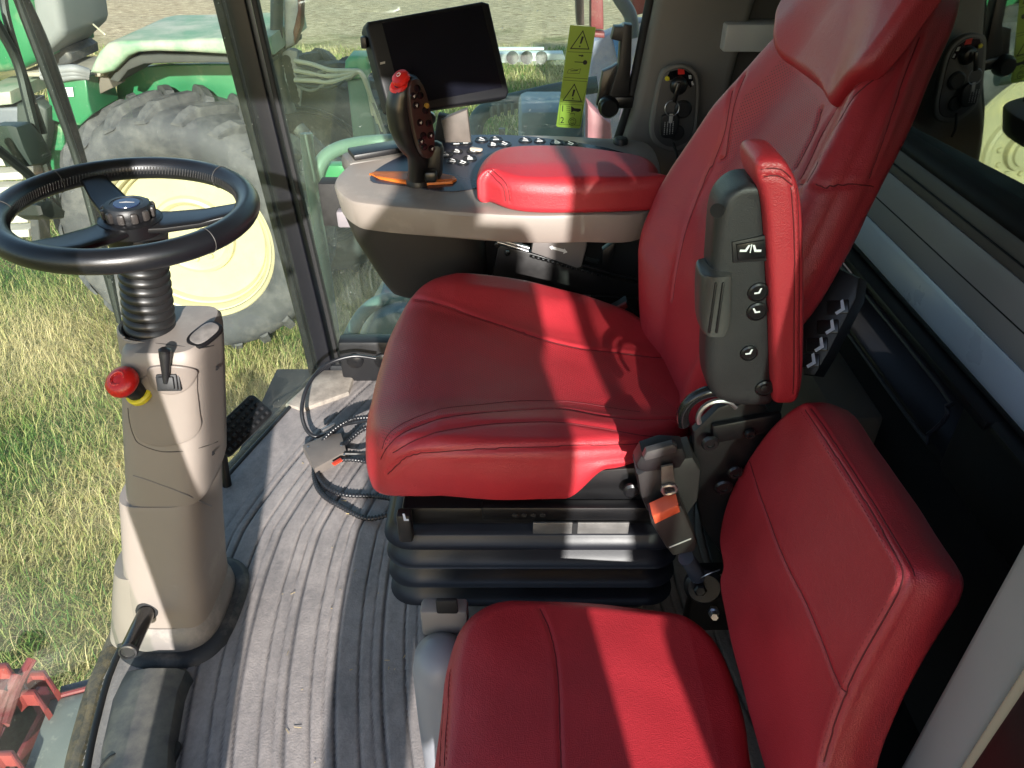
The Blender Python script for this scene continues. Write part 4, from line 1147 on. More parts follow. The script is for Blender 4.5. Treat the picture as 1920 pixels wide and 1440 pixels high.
# ================================================================== steering wheel
sw_ = thing('steering_wheel', (-.56, YC, .9), 'black leather steering wheel with round ribbed hub on the column', 'steering wheel')
WC = Vector(P(240, 392, y=YC)); WC = Vector((WC.x, YC, WC.z))
wn_ = Vector((.06, -.02, 1)).normalized()
fw = frame(WC, wn_, (1, 0, 0))
RW = .174
M_wheel = mat('wheel_leather', rgb(19, 20, 24), .33, bump=(650, .22, .0008), var=(16, .2))
ang = np.linspace(0, 2 * np.pi, 120, endpoint=False)
tube('rim', [tuple(fw @ Vector((RW * math.cos(a), RW * math.sin(a), 0))) for a in ang], .0178, M_wheel, sw_, seg=24, smooth=0, closed=True)
# stitched seam along the inner side, and cross seams
V_, F_, n_ = [], [], 0
for a in np.linspace(0, 2 * np.pi, 200, endpoint=False):
    r1, h1, r2, h2 = RW - .0165, .0075, RW - .0182, -.004
    p1 = fw @ Vector((r1 * math.cos(a), r1 * math.sin(a), h1)); p2_ = fw @ Vector((r2 * math.cos(a + .018), r2 * math.sin(a + .018), h2))
    v, f = tube_data([np.array(p1), np.array((p1 + p2_) / 2), np.array(p2_)], .0009, 5)
    V_.append(v); F_ += [tuple(i + n_ for i in q) for q in f]; n_ += len(v)
obj('stitching', from_np('stitching', np.vstack(V_), F_), mat('grey_thread', rgb(46, 45, 45), .45), sw_)
for a in (1.0, -.55, 3.35, 2.6):
    c_ = Vector((RW * math.cos(a), RW * math.sin(a), 0)); rd = Vector((math.cos(a), math.sin(a), 0))
    tube('rim_seam', [tuple(fw @ (c_ + rd * (.0181 * math.cos(b)) + Vector((0, 0, .0181 * math.sin(b))))) for b in np.linspace(0, 2 * np.pi, 24, endpoint=False)], .0006, mat('seam_pale', rgb(70, 68, 66), .5), sw_, seg=6, smooth=0, closed=True)
HZ = -.022
def spoke(a, w0, w1):
    secs = []
    d = Vector((math.cos(a), math.sin(a), 0)); s = Vector((-math.sin(a), math.cos(a), 0))
    for t, w, h, zc in ((.0, w0, .012, HZ), (.3, w0 * .9, .012, HZ), (.6, (w0 + w1) / 2, .011, HZ * .75), (.85, w1, .010, HZ * .3), (.985, w1 * 1.15, .009, -.001)):
        c_ = d * (RW * t) + Vector((0, 0, zc))
        secs.append(np.array([tuple(fw @ (c_ + s * p[0] + Vector((0, 0, p[1])))) for p in superellipse(20, w, h * .6, 3.4, 20)]))
    return loft('spoke', secs, M_black_s, sw_)
spoke(2.30, .030, .020)
spoke(.18, .036, .022)
spoke(-2.05, .034, .026)
fh = fw @ Matrix.Translation((0, 0, HZ))
lathe('hub', [(0, -.05), (.036, -.05), (.044, -.015), (.046, .008), (.040, .011), (0, .011)], M_black_s, sw_, fh, seg=36)
kn = lathe('hub_knob', [(0, .010), (.033, .010), (.0345, .014), (.0345, .026), (.031, .031), (.024, .032), (.0235, .0312), (0, .0312)], M_black, sw_, fh, seg=48)
for i in range(12):
    a = 2 * math.pi * i / 12 + .1
    box('knob_rib', fh @ Vector((.0345 * math.cos(a), .0345 * math.sin(a), .0195)), (.0085, .0105, .016), mat('knob_grey', rgb(58, 54, 52), .35), kn, .003, rot=(fh.to_3x3() @ Matrix.Rotation(a, 3, 'Z')).to_4x4())
lathe('knob_badge', [(0, 0), (.019, 0), (.0185, .0012), (0, .0014)], mat('badge_blue', rgb(30, 40, 70), .2), kn, fh @ Matrix.Translation((0, 0, .0312)) , seg=32)
prism('badge_mark', [(-.010, -.0015), (.002, .0005), (.011, .002), (-.002, .0035)], .0004, M_lgrey, kn, fh @ Matrix.Translation((0, 0, .0330)), bevel=0)

# brake pedal behind the column
pd = thing('brake_pedal', tuple(P(455, 790, z=.1)), 'black studded foot pedal right of the steering column', 'pedal')
pn = Vector((.55, -.35, .75)).normalized(); pc = Vector(P(452, 795, y=1.45))
fp = frame(pc, pn, (0.35, 1, 0))
prism('pedal_plate', rrect(.17, .075, .014), .014, M_black, pd, fp, bevel=.004)
for i in range(9):
    for j in range(4):
        box('stud', fp @ Vector((-.07 + i * .0175, -.025 + j * .0167, .002)), (.009, .009, .006), M_rubber, pd, .0015, rot=fp.to_3x3().to_4x4())
tube('pedal_arm', [pc - pn * .012, pc - pn * .08 + Vector((-.03, 0, -.03)), (pc.x - .08, pc.y, .0)], .012, M_steel_b, pd)

# ================================================================== right console
con = thing('armrest_console', (-.1, 1.65, .45), 'taupe right-hand control console with keypad and black pod below', 'console')
def K(px, py, z): q = P(px, py, z=z); return (q[0], q[1])
ZC = .768
near = [K(652, 380, .762), K(700, 388, .764), K(800, 396, .766), K(900, 402, .768), K(1000, 406, .768), K(1100, 404, .768), K(1215, 398, .768)]
far = [(.33, 1.60), (.33, 1.80), (.22, 1.835), (.06, 1.855), (-.10, 1.85), (-.21, 1.83), (-.285, 1.79), (-.345, 1.73), (-.378, 1.66), (-.388, 1.58)]
plan = near + far
def con_z(x, y): return .766 + .030 * np.clip((y - 1.5) / .35, 0, 1)
pl_c = catmull(plan, 6, True)
secs = []
cen_ = pl_c.mean(0)
def con_ring(inset, dz):
    q = cen_ + (pl_c - cen_) * (1 - inset / np.linalg.norm(pl_c - cen_, axis=1))[:, None]
    return np.array([(p[0], p[1], con_z(p[0], p[1]) + dz) for p in q])
secs = [con_ring(.05, -.064), con_ring(.014, -.060), con_ring(.009, -.055), con_ring(.001, -.004), con_ring(.004, .002), con_ring(.010, .004), con_ring(.05, .004), con_ring(.14, .004)]
loft('console_shell', secs, M_taupe, con, angle=35)
# black under-pod
und = []
pod_near = [P(660, 410, y=1.53), P(720, 540, y=1.60)]
for (z, sx, sy, ox, oy) in ((.712, .150, .15, -.222, 1.655), (.66, .144, .146, -.214, 1.658), (.60, .134, .138, -.200, 1.665), (.54, .124, .128, -.186, 1.67), (.51, .117, .12, -.178, 1.675), (.497, .108, .11, -.172, 1.68), (.492, .09, .09, -.17, 1.68)):
    und.append(np.array([(ox + p[0], oy + p[1], z) for p in superellipse(56, sx, sy, 4.6, 56)]))
loft('under_pod', und, mat('pod_black', rgb(40, 38, 36), .55, bump=(700, .3, .0008), var=(6, .12)), con, angle=60)
# dark inlay panel
inlay = [K(700, 330, .776), K(735, 308, .78), K(800, 282, .785), K(860, 264, .79), K(940, 258, .795), K(1030, 262, .797), K(1140, 276, .797), K(1200, 296, .795), K(1190, 330, .78), K(960, 345, .775), K(850, 362, .771), K(760, 352, .772), K(700, 345, .774)]
bm = bmesh.new(); q = catmull(inlay, 4, True)
vt = [bm.verts.new((p[0], p[1], con_z(p[0], p[1]) + .0062)) for p in q]
vb = [bm.verts.new((p[0], p[1], con_z(p[0], p[1]) - .004)) for p in q]
bm.faces.new(vt)
for i in range(len(q)): bm.faces.new((vb[i], vb[(i + 1) % len(q)], vt[(i + 1) % len(q)], vt[i]))
bmesh.ops.recalc_face_normals(bm, faces=bm.faces)
M_inlay = mat('inlay_slate', rgb(44, 46, 56), .3, bump=(700, .08, .0004), var=(6, .1))
obj('inlay_panel', bm_mesh('inlay_panel', bm), M_inlay, con, angle=30)
# keypad: round ringed buttons with white symbols
keyp = []
def KZ(px, py):
    z = .78
    for _ in range(4):
        p = P(px, py, z=z); z = con_z(p[0], p[1]) + .0064
    return Vector(P(px, py, z=z))
kn_ = Vector((0, -.085, 1)).normalized()
sym = [[(-.5, -.3), (.1, .5), (.5, -.2)], [(-.4, -.4), (.4, -.4), (.4, .2), (0, .5), (-.4, .2)], [(-.5, 0), (0, .5), (.5, .1), (.1, -.5)], [(-.5, -.2), (.5, -.45), (.3, .4), (-.1, .5)]]
for i, (px, py) in enumerate(((856, 270), (873, 268), (888, 284), (857, 285), (836, 291), (881, 298), (868, 306), (903, 263), (930, 262), (925, 272), (946, 271), (985, 264), (1012, 265), (1044, 268), (1070, 271), (849, 303))):
    p = KZ(px, py)
    rb_k = .017 if i % 3 else .0145
    fk_ = frame(p, kn_, (1, 0, 0))
    kb = lathe('keypad_button', [(.0, .0), (rb_k, .0), (rb_k, .0016), (rb_k - .0016, .0024), (rb_k - .0026, .0014), (0, .0016)], M_black, con, fk_, seg=22)
    s = sym[i % 4]
    q_ = [tuple(fk_ @ Vector((a * .013, b * .013, .0020))) for a, b in s]
    tube('button_symbol', q_, .0009, M_white, kb, seg=5, smooth=0, closed=True)
    box('button_light', tuple(fk_ @ Vector((-.003, rb_k * .72, .0022))), (.005, .0018, .0008), M_white, kb, 0)
    if i % 2: box('symbol_stroke', tuple(fk_ @ Vector((.004, -.004, .0020))), (.008, .0016, .0008), M_white, kb, 0, rot=(0, 0, .5 * i))
rk = KZ(893, 283)
box('rocker_key', rk + kn_ * .004, (.030, .013, .007), mat('key_beige', rgb(190, 176, 160), .5), con, .003, rot=(0, 0, math.radians(-28)))
# orange gate of the lever
og = [K(692, 325, .784), K(704, 321, .784), K(760, 321, .784), K(830, 325, .784), K(852, 330, .784), K(856, 335, .784), K(848, 340, .784), K(800, 343, .784), K(760, 341, .784), K(712, 333, .784)]
prism('lever_gate', og, .006, mat('gate_orange', rgb(196, 104, 30), .5, var=(20, .1)), con, Matrix.Translation((0, 0, .7845)), bevel=.002)
sl = [K(700, 327, .785), K(740, 325, .785), K(790, 327, .785), K(848, 331, .785), K(848, 336, .785), K(790, 341, .785), K(740, 336, .785), K(705, 331, .785)]
prism('gate_slot', sl, .002, mat('orange_shade', rgb(160, 82, 22), .5), con, Matrix.Translation((0, 0, .7862)), bevel=0)  # flat darker plate stands in for shade inside the slot
# tray box at the front of the console
tb = box('front_tray', Vector(P(705, 300, y=1.74)) + Vector((0, .0, -.005)), (.150, .085, .045), M_dtaupe, con, .014, rot=(0, 0, math.radians(24)))
box('tray_lid', Vector(P(712, 290, y=1.735)) + Vector((0, 0, .012)), (.135, .062, .014), M_black, tb, .004, rot=(0, math.radians(-2), math.radians(24)))
# bracket left of the pod
brk = box('pod_bracket', P(625, 378, y=1.72), (.050, .05, .105), mat('bracket_black', rgb(34, 33, 32), .7, var=(60, .5)), con, .003)
box('bracket_knob', P(648, 408, y=1.66), (.036, .03, .040), mat('knob_lavender', rgb(130, 124, 128), .45), con, .005)
lathe('end_knob', [(0, 0), (.018, 0), (.018, .012), (.014, .018), (0, .018)], M_black, con, frame(Vector(P(1163, 272, y=1.80)), (0, 0, 1)), seg=20)

# red pad on the console
pad_t = thing('console_cushion', (.1, 1.53, .78), 'red leather armrest pad lying on the console', 'cushion')
ZP = .845
def KP(px, py): q = P(px, py, z=ZP); return (q[0], q[1])
ro = [KP(893, 318), KP(905, 292), KP(935, 276), KP(1000, 271), KP(1080, 272), KP(1160, 282), KP(1215, 292), KP(1236, 306), KP(1240, 326), (.325, 1.44), (.24, 1.425), (.12, 1.415), (.04, 1.418), (-.01, 1.432), (-.05, 1.462)]
def rp_top(u, v): return ZP + .004 * np.exp(-((u - .1) / .2) ** 2) - .012 * np.clip((1.50 - v) / .09, 0, 1) ** 1.5
rp_top.vec = True
rs = [([(905, 296), (922, 318), (940, 334), (951, 350), (956, 378)], .0022, .0024), ([(898, 303), (914, 322), (931, 338), (943, 352), (948, 378)], .0022, .0024)]
rp_o, rb_, rl_ = pillow('pad', ro, I4, rp_top, .066, .026, M_leather, pad_t, nth=300, nr=60, bottom_r=.012, seams=rs)
if rl_: stitches('stitching', rl_[0], rb_, M_seam, rp_o, off=.003)

# multifunction lever
joy = thing('drive_lever', tuple(P(790, 335, z=.78)), 'black multifunction drive lever with red top button on the console', 'lever')
YJ = 1.56
cpts = [(782, 338), (784, 312), (783, 288), (772, 262), (762, 232), (758, 200), (763, 172), (772, 150)]
rad = [.020, .021, .024, .033, .037, .037, .033, .020]
cl = [P(a, b, y=YJ) for a, b in cpts]
clc = catmull(cl, 5); rr_ = np.interp(np.linspace(0, 1, len(clc)), np.linspace(0, 1, len(rad)), rad)
T_ = np.gradient(clc, axis=0); T_ /= np.linalg.norm(T_, axis=1)[:, None]
n_face = Vector((.62, -.72, .12)).normalized()        # the key face looks at the driver
secs = []
for p, t, r in zip(clc, T_, rr_):
    s = np.cross(np.array(n_face), t); s /= np.linalg.norm(s); nn = np.cross(t, s)
    secs.append(np.array([p + s * q[0] + nn * q[1] for q in superellipse(28, r, r * .78, 2.6, 28)]))
e = secs[-1]; ce = e.mean(0); secs.append(ce + (e - ce) * .8 + T_[-1] * .005); secs.append(ce + (e - ce) * .4 + T_[-1] * .009)
grip = loft('grip', secs, M_black_s, joy, angle=70)
# key face: brown-black oval plate with keys
tdir = Vector(clc[-6] - clc[12]).normalized()
fc = Vector(P(777, 222, y=YJ)) + n_face * .030
fk = frame(fc, n_face, tuple(n_face.cross(tdir)))
kp_ = prism('key_plate', superellipse(0, .024, .078, 2.4, 36).tolist(), .012, mat('plate_brown', rgb(52, 34, 32), .3), joy, fk, bevel=.003)
for i, (a, b) in enumerate(((-.008, .060), (.009, .052), (-.011, .034), (.006, .030), (.014, .040), (-.012, .010), (.008, .004), (-.010, -.016), (.010, -.030), (-.004, -.046), (.012, -.048), (0, -.060))):
    kk = lathe('key', [(0, 0), (.0072, 0), (.0066, .003), (0, .004)], M_blueblk, joy, fk @ Matrix.Translation((a, b, .0)), seg=14)
    if i % 2 == 0: prism('key_symbol', [(-.003, -.003), (.0035, -.001), (0, .0035)], .0003, M_lgrey, kk, fk @ Matrix.Translation((a, b, .0043)), bevel=0)
lathe('yellow_key', [(0, 0), (.0055, 0), (.005, .003), (0, .0035)], mat('amber_key', rgb(150, 120, 50), .4), joy, fk @ Matrix.Translation((-.014, -.024, .001)), seg=14)
rb = Vector(P(752, 147, y=YJ - .012)); rn = Vector((-.35, -.5, .8)).normalized()
rbt = lathe('red_button', [(0, 0), (.017, 0), (.019, .005), (.017, .012), (.009, .016), (0, .0165)], M_redp, joy, frame(rb - rn * .006, rn), seg=24)
lathe('red_skirt', [(0, 0), (.020, 0), (.021, .004), (.016, .008), (0, .008)], M_redp, joy, frame(Vector(P(746, 156, y=YJ - .014)) - rn * .008, rn), seg=24)
tube('button_ring', [tuple(frame(rb + rn * .0105, rn) @ Vector((.004 * math.cos(a), .004 * math.sin(a), 0))) for a in np.linspace(0, 2 * math.pi, 12, endpoint=False)], .0008, M_white, joy, seg=6, smooth=2, closed=True)
lathe('gaiter', [(.026, 0), (.026, .008), (.022, .014), (.022, .024), (.018, .030), (0, .030)], M_black, joy, frame(P(784, 345, z=.776), (0, 0, 1)), seg=28)
box('hand_rest', P(813, 300, y=YJ + .03), (.040, .045, .080), M_black, joy, .014, rot=(0, math.radians(6), 0))
box('thumb_block', P(808, 330, y=YJ - .01), (.026, .026, .024), M_black_s, joy, .006)

# ================================================================== monitor
mon = thing('monitor', tuple(P(850, 250, y=1.82)), 'black tilted touch screen monitor on the console', 'monitor')
mc = Vector(P(824, 110, y=1.70))
mR = Vector((.90, .44, .03)).normalized(); mN = Vector((.38, -.80, .34)); mN = (mN - mR * mN.dot(mR)).normalized()
mU = mN.cross(mR)
def MP(px, py, o=0):
    q = Vector(PP(px, py, mc + mN * o, mN)) - mc; return (q.dot(mR), q.dot(mU))
fm_ = Matrix((mR, mU, mN)).transposed().to_4x4(); fm_.translation = mc
corners = [MP(690, 40), MP(905, 2), MP(918, 6), MP(955, 172), MP(950, 184), MP(745, 214), MP(728, 208), MP(687, 52)]
prism('monitor_case', corners, .045, mat('monitor_black', rgb(17, 18, 22), .5, spec=.35, bump=(500, .1, .0004)), mon, fm_, bevel=.006, seg=3)
scr = [MP(716, 43, .001), MP(903, 10, .001), MP(941, 164, .001), MP(756, 198, .001)]
ins = prism('screen_glass', scr, .002, mat('screen_glass', rgb(18, 19, 27), .16, var=(9, .25)), mon, fm_ @ Matrix.Translation((0, 0, .0012)), bevel=0)
prism('indicator', [MP(713, 117, .001), MP(722, 115, .001), MP(722, 119, .001), MP(713, 121, .001)], .002, M_lgrey, mon, fm_ @ Matrix.Translation((0, 0, .0014)), bevel=0)
box('side_latch', Vector(fm_ @ Vector((*MP(687, 75), -.02))), (.012, .02, .022), M_black, mon, .002)
# stand
st0 = Vector(P(858, 215, y=1.76)); st1 = Vector(P(862, 262, y=1.80))
pl = [P(826, 226, y=1.77), P(876, 206, y=1.77), P(884, 262, y=1.80), P(836, 262, y=1.80)]
prism('stand_plate', [(p[0], p[2]) for p in pl], .02, mat('stand_dusty', rgb(92, 84, 78), .6, var=(30, .25)), mon, Matrix(((1, 0, 0, 0), (0, 0, -1, 1.775), (0, 1, 0, 0), (0, 0, 0, 1))), bevel=.004)
box('stand_arm', P(830, 238, y=1.80), (.030, .03, .06), M_black_m, mon, .004, rot=(0, math.radians(12), 0))
box('stand_foot', P(805, 262, y=1.82), (.11, .03, .035), M_black_m, mon, .004)
lathe('swivel_knob', [(0, 0), (.014, 0), (.014, .012), (.010, .016), (0, .016)], M_black_s, mon, frame(P(806, 220, y=1.75), (0, -1, 0)), seg=16)

# ================================================================== slide mechanism below the console
sm = thing('console_slide', (.0, 1.6, .5), 'black steel slide rail with grey cover marked by a white arrow', 'mechanism')
YM = 1.56
def Mp(name, pix, y, depth, m, bevel=.002, parent=None):
    p2_ = [(q[0], q[2]) for q in [P(a, b, y=y) for a, b in pix]]
    return prism(name, p2_, depth, m, parent or sm, Matrix(((1, 0, 0, 0), (0, 0, -1, y), (0, 1, 0, 0), (0, 0, 0, 1))), bevel=bevel)
Mp('side_plate', [(935, 460), (1000, 476), (1100, 508), (1210, 540), (1215, 640), (940, 640), (922, 520)], YM + .03, .02, mat('slide_steel', rgb(30, 28, 28), .42, metal=.2, var=(40, .3), bump=(300, .1, .0006)))
Mp('back_plate', [(830, 430), (1230, 445), (1240, 680), (830, 640)], YM + .12, .02, M_black_m)
cv = Mp('slide_cover', [(1000, 446), (1100, 453), (1101, 462), (1090, 502), (1082, 504), (996, 474)], YM - .004, .03, mat('cover_grey', rgb(104, 98, 96), .5, bump=(400, .15, .0005), var=(8, .08)), .005)
Mp('arrow_mark', [(1030, 463), (1036, 460), (1036, 462), (1058, 468), (1058, 466), (1064, 473), (1056, 476), (1057, 473), (1035, 467), (1035, 469)], YM - .0046, .001, M_white, 0, cv)
for k_, (a, b) in enumerate((((928, 447), (992, 465)), ((932, 453), (990, 471)))):
    tube('slide_rod', [P(*a, y=YM + .01), P(*b, y=YM + .01)], .004, M_steel, sm, seg=10, smooth=0)
tube('slide_rod', [P(1092, 498, y=YM + .01), P(1210, 528, y=YM + .01)], .004, M_steel_b, sm, seg=10, smooth=0)
for i in range(16):
    t = i / 15; a = P(1000 + 140 * t, 482 + 38 * t, y=YM + .005)
    box('chain_link', a, (.0075, .006, .006), M_steel_b, sm, .0015, rot=(0, math.radians(14), 0))
sp_ = [P(1098 + 24 * t + 0, 485 + 6 * t + 3.5 * math.sin(t * 2 * math.pi * 9), y=YM - .004 + .004 * math.cos(t * 2 * math.pi * 9)) for t in np.linspace(0, 1, 120)]
V_, F_ = tube_data(np.array(sp_), .0009, 5)
obj('spring', from_np('spring', V_, F_), M_steel_b, sm)
for (px, py) in ((932, 459), (951, 474), (1203, 548), (1200, 560)):
    lathe('cap_screw', [(0, 0), (.0065, 0), (.0065, .005), (.004, .006), (.0035, .003), (0, .003)], M_steel_b, sm, frame(P(px, py, y=YM + .008), (0, -1, 0)), seg=14)
Mp('end_stop', [(1130, 470), (1150, 456), (1156, 458), (1142, 498), (1128, 495)], YM, .02, M_steel_b, .002)
box('bright_edge', P(1090, 554, y=YM - .002), (.045, .004, .004), M_steel, sm, .001)
tube('lower_rail', [P(1045, 552, y=YM + .006), P(1205, 558, y=YM + .006)], .0035, M_steel_b, sm, seg=8, smooth=0)

# ================================================================== key switch panel on the post
NP = Vector((0, -1, 0)); YP = 1.873
ks = thing('ignition_panel', tuple(P(1265, 200, y=YP)), 'oval ignition panel with key, ring and tag on the rear post', 'ignition panel')
def KS(px, py, y=YP): return P(px, py, y=y)
def Kplate(name, pix, y, depth, m, parent=None, bevel=.002, sm_=0):
    q = [KS(a, b, y) for a, b in pix]
    p2_ = [(a[0], a[2]) for a in q]
    if sm_: p2_ = [tuple(a) for a in catmull(p2_, sm_, True)]
    return prism(name, p2_, depth, m, parent or ks, Matrix(((1, 0, 0, 0), (0, 0, -1, y), (0, 1, 0, 0), (0, 0, 0, 1))), bevel=bevel, seg=3)
Kplate('panel_rim', [(1238, 140), (1252, 126), (1280, 121), (1302, 132), (1312, 155), (1311, 200), (1306, 250), (1290, 276), (1255, 285), (1226, 268), (1218, 240), (1226, 190)], YP - .004, .014, M_dtaupe, sm_=4, bevel=.005)
pi = Kplate('panel_face', [(1243, 146), (1256, 132), (1280, 127), (1298, 138), (1305, 158), (1304, 200), (1299, 246), (1286, 268), (1256, 276), (1233, 262), (1226, 238), (1233, 190)], YP - .0062, .004, mat('panel_grey', rgb(70, 67, 65), .5, bump=(900, .2, .0005)), sm_=4, bevel=.002)
Kplate('dial_scale', [(1248, 150), (1256, 134), (1280, 129), (1298, 140), (1302, 160), (1294, 164), (1286, 148), (1272, 144), (1258, 150)], YP - .0072, .001, M_blueblk, bevel=0)
Kplate('stop_symbol', [(1271, 129), (1283, 130), (1284, 139), (1271, 140)], YP - .0078, .0005, M_redp, bevel=0)
Kplate('scale_symbol', [(1291, 141), (1296, 141), (1297, 148), (1292, 148)], YP - .0078, .0005, M_lgrey, bevel=0)
Kplate('scale_symbol', [(1296, 153), (1299, 152), (1301, 159), (1297, 160)], YP - .0078, .0005, M_lgrey, bevel=0)
lathe('warning_lamp', [(0, 0), (.006, 0), (.005, .004), (0, .005)], M_yellowp, ks, frame(KS(1251, 147, YP - .006), NP), seg=14)
ck = Vector(KS(1272, 160, YP - .006))
lathe('key_switch', [(0, 0), (.021, 0), (.021, .006), (.017, .012), (.013, .014), (0, .014)], M_black_s, ks, frame(ck, NP), seg=28)
kf = Vector(KS(1272, 158, YP - .03))
box('key_head', kf.lerp(Vector(KS(1266, 186, YP - .034)), .55), (.011, .007, .046), M_black_s, ks, .004, rot=(0, math.radians(9), 0))
kr = Vector(KS(1260, 203, YP - .030))
tube('key_ring', [(kr.x + .017 * math.cos(a), kr.y + .002 * math.sin(a), kr.z + .0175 * math.sin(a)) for a in np.linspace(0, 2 * math.pi, 32, endpoint=False)], .0013, M_steel, ks, seg=8, smooth=0, closed=True)
box('tag_strap', KS(1258, 222, YP - .030), (.009, .003, .022), M_lgrey, ks, .001)
tp = Kplate('key_tag', [(1243, 217), (1262, 214), (1273, 222), (1271, 245), (1262, 258), (1242, 258), (1238, 245), (1240, 225)], YP - .026, .008, M_black, sm_=3, bevel=.003)
for i in range(4):
    a = KS(1247 + i * 5.2, 228 - i * .5, YP - .0345); b = KS(1245 + i * 5.2, 254 - i * .6, YP - .0345)
    for j in range(7):
        t = j / 7; c_ = a + (b - a) * (t + .06)
        box('tag_print', c_, (.0018, .0006, .0022 + .0012 * ((i * 3 + j * 5) % 3)), M_lgrey, tp, 0, rot=(0, math.radians(-4), 0))
lathe('socket_cap', [(0, 0), (.021, 0), (.021, .006), (.017, .009), (0, .009)], M_black, ks, frame(KS(1280, 204, YP - .006), NP), seg=26)
lathe('socket_cap', [(0, 0), (.019, 0), (.019, .005), (.015, .008), (0, .008)], M_black, ks, frame(KS(1268, 248, YP - .006), NP), seg=26)
tube('loose_wire', [KS(1262, 268, YP - .01), KS(1266, 280, YP - .02), KS(1270, 296, YP - .03), KS(1266, 310, YP - .02)], .003, M_black_m, ks, seg=8)

# ================================================================== warning label on the side window
lab = thing('warning_label', tuple(P(1080, 150, y=1.985)), 'tall yellow-green warning label stuck on the side window', 'label')
YL = 1.992
M_lab = mat('label_green', rgb(150, 178, 62), .5, var=(12, .06))  # greenish backlit look is put into the sheet colour
M_ink = mat('label_ink', rgb(24, 24, 18), .6)
def LP(px, py, y): return P(px, py, y=y)
def Lplate(name, pix, y, m, parent=None, depth=.0006):
    return prism(name, [(q[0], q[2]) for q in [LP(a, b, y) for a, b in pix]], depth, m, parent or lab, Matrix(((1, 0, 0, 0), (0, 0, -1, y), (0, 1, 0, 0), (0, 0, 0, 1))), bevel=0)
sheet = Lplate('label_sheet', [(1069, 47), (1117, 51), (1117, 54), (1089, 238), (1086, 241), (1045, 238), (1043, 235)], YL, M_lab)
def Lline(pix, w=.0009, closed=False):
    pts_ = [LP(a, b, YL - .0009) for a, b in pix]
    for i in range(len(pts_) - (0 if closed else 1)):
        a = pts_[i]; b = pts_[(i + 1) % len(pts_)]
        d = b - a; L_ = np.linalg.norm(d); ang_ = math.atan2(-d[2], d[0])
        box('printed_line', (a + b) / 2, (L_ + w, .0004, w), M_ink, lab, 0, rot=(0, ang_, 0))
Lline([(1093, 58), (1104, 92), (1070, 91)], .0022, True)
Lline([(1077, 158), (1090, 190), (1056, 188)], .0022, True)
for (a, b, c_, d) in (((1091, 68), (1095, 69), (1090, 82), (1087, 82)), ((1075, 168), (1079, 168), (1075, 181), (1072, 181))):
    Lplate('exclamation', [a, b, c_, d], YL - .0008, M_ink)
for (px, py) in ((1087, 87), (1074, 185)):
    lathe('exclamation_dot', [(0, 0), (.0020, 0), (.0020, .0004), (0, .0004)], M_ink, lab, frame(LP(px, py, YL - .0007), NP), seg=10)
Lline([(1065, 97), (1111, 99)]); Lline([(1058, 145), (1102, 148)])
Lline([(1056, 150), (1101, 153), (1099, 168), (1092, 192), (1051, 191)], .0008)
Lline([(1051, 195), (1093, 197), (1087, 235), (1048, 233), (1051, 195)], .0007)
Lplate('arrow', [(1085, 103), (1091, 103.5), (1091, 102), (1095, 105), (1090, 107), (1090, 105.5), (1085, 105)], YL - .0008, M_ink)
lathe('key_bow', [(0, 0), (.0055, 0), (.0055, .0004), (0, .0004)], M_ink, lab, frame(LP(1097, 117, YL - .0007), NP), seg=14)
Lline([(1078, 116), (1096, 117)], .0018); Lline([(1066, 131), (1073, 129), (1080, 131), (1089, 129), (1086, 138), (1063, 137), (1066, 131)], .0008); Lline([(1070, 133), (1083, 132)], .0016)
fl_ = lambda px, py: frame(LP(px, py, YL - .0008), (0, -1, 0), (1, 0, 0))
text_mesh('numeral', '1', .022, M_ink, lab, fl_(1055, 204))
text_mesh('numeral', '2', .022, M_ink, lab, fl_(1054, 226))
for k_ in range(4): Lline([(1062 + (k_ == 3), 199 + 3.8 * k_), (1069, 199.5 + 3.8 * k_)], .0007)
Lplate('horn', [(1071, 199), (1077, 203), (1089, 204), (1089, 208), (1084, 210), (1076, 208), (1071, 211)], YL - .0008, M_ink)
c_ = LP(1073, 228, YL - .0009)
for r_, a0, a1 in ((.0095, 0, 2 * math.pi), (.0052, .4, 2.8), (.0052, 3.6, 5.8)):
    aa = np.linspace(a0, a1, 18)
    for i in range(17):
        p = c_ + np.array([r_ * math.cos(aa[i]), 0, r_ * math.sin(aa[i])]); q = c_ + np.array([r_ * math.cos(aa[i + 1]), 0, r_ * math.sin(aa[i + 1])])
        d = q - p; box('printed_line', (p + q) / 2, (np.linalg.norm(d) * 1.1, .0004, .0012), M_ink, lab, 0, rot=(0, math.atan2(-d[2], d[0]), 0))
Lline([(1069, 216), (1069, 213), (1077, 213), (1077, 216)], .001)

# ================================================================== cables and box on the floor
M_cab = mat('corrugated_black', rgb(30, 31, 35), .32, var=(40, .25))
def hose(name, pts, r, label, ribs=True):
    c = catmull(pts, 14); c = resample(c, int(np.sum(np.linalg.norm(np.diff(c, axis=0), axis=1)) / .0022))
    rr = r * (1 + (.14 * np.sign(np.sin(np.arange(len(c)) * 2 * math.pi / 4 + .5)) if ribs else 0 * np.arange(len(c))))
    V, F = tube_data(c, rr, 10)
    o = obj(name, from_np(name, V, F), M_cab)
    return tag(o, label, 'cable', 'loose cables on the floor')
Z = lambda px, py, z: P(px, py, z=z)
hose('cable', [Z(705, 672, .14), Z(660, 668, .15), Z(610, 685, .14), Z(578, 722, .12), Z(566, 765, .08), Z(572, 800, .04), Z(590, 818, .02), Z(620, 812, .02), Z(645, 796, .03), Z(700, 786, .06)], .0058, 'smooth black cable arching up beside the front pillar', False)
hose('cable', [Z(700, 782, .06), Z(660, 786, .05), Z(625, 806, .04), Z(600, 835, .022), Z(590, 870, .012), Z(592, 905, .010), Z(608, 930, .012), Z(640, 950, .012), Z(690, 972, .012), Z(750, 958, .03)], .0064, 'outer corrugated cable loop lying on the ribbed floor')
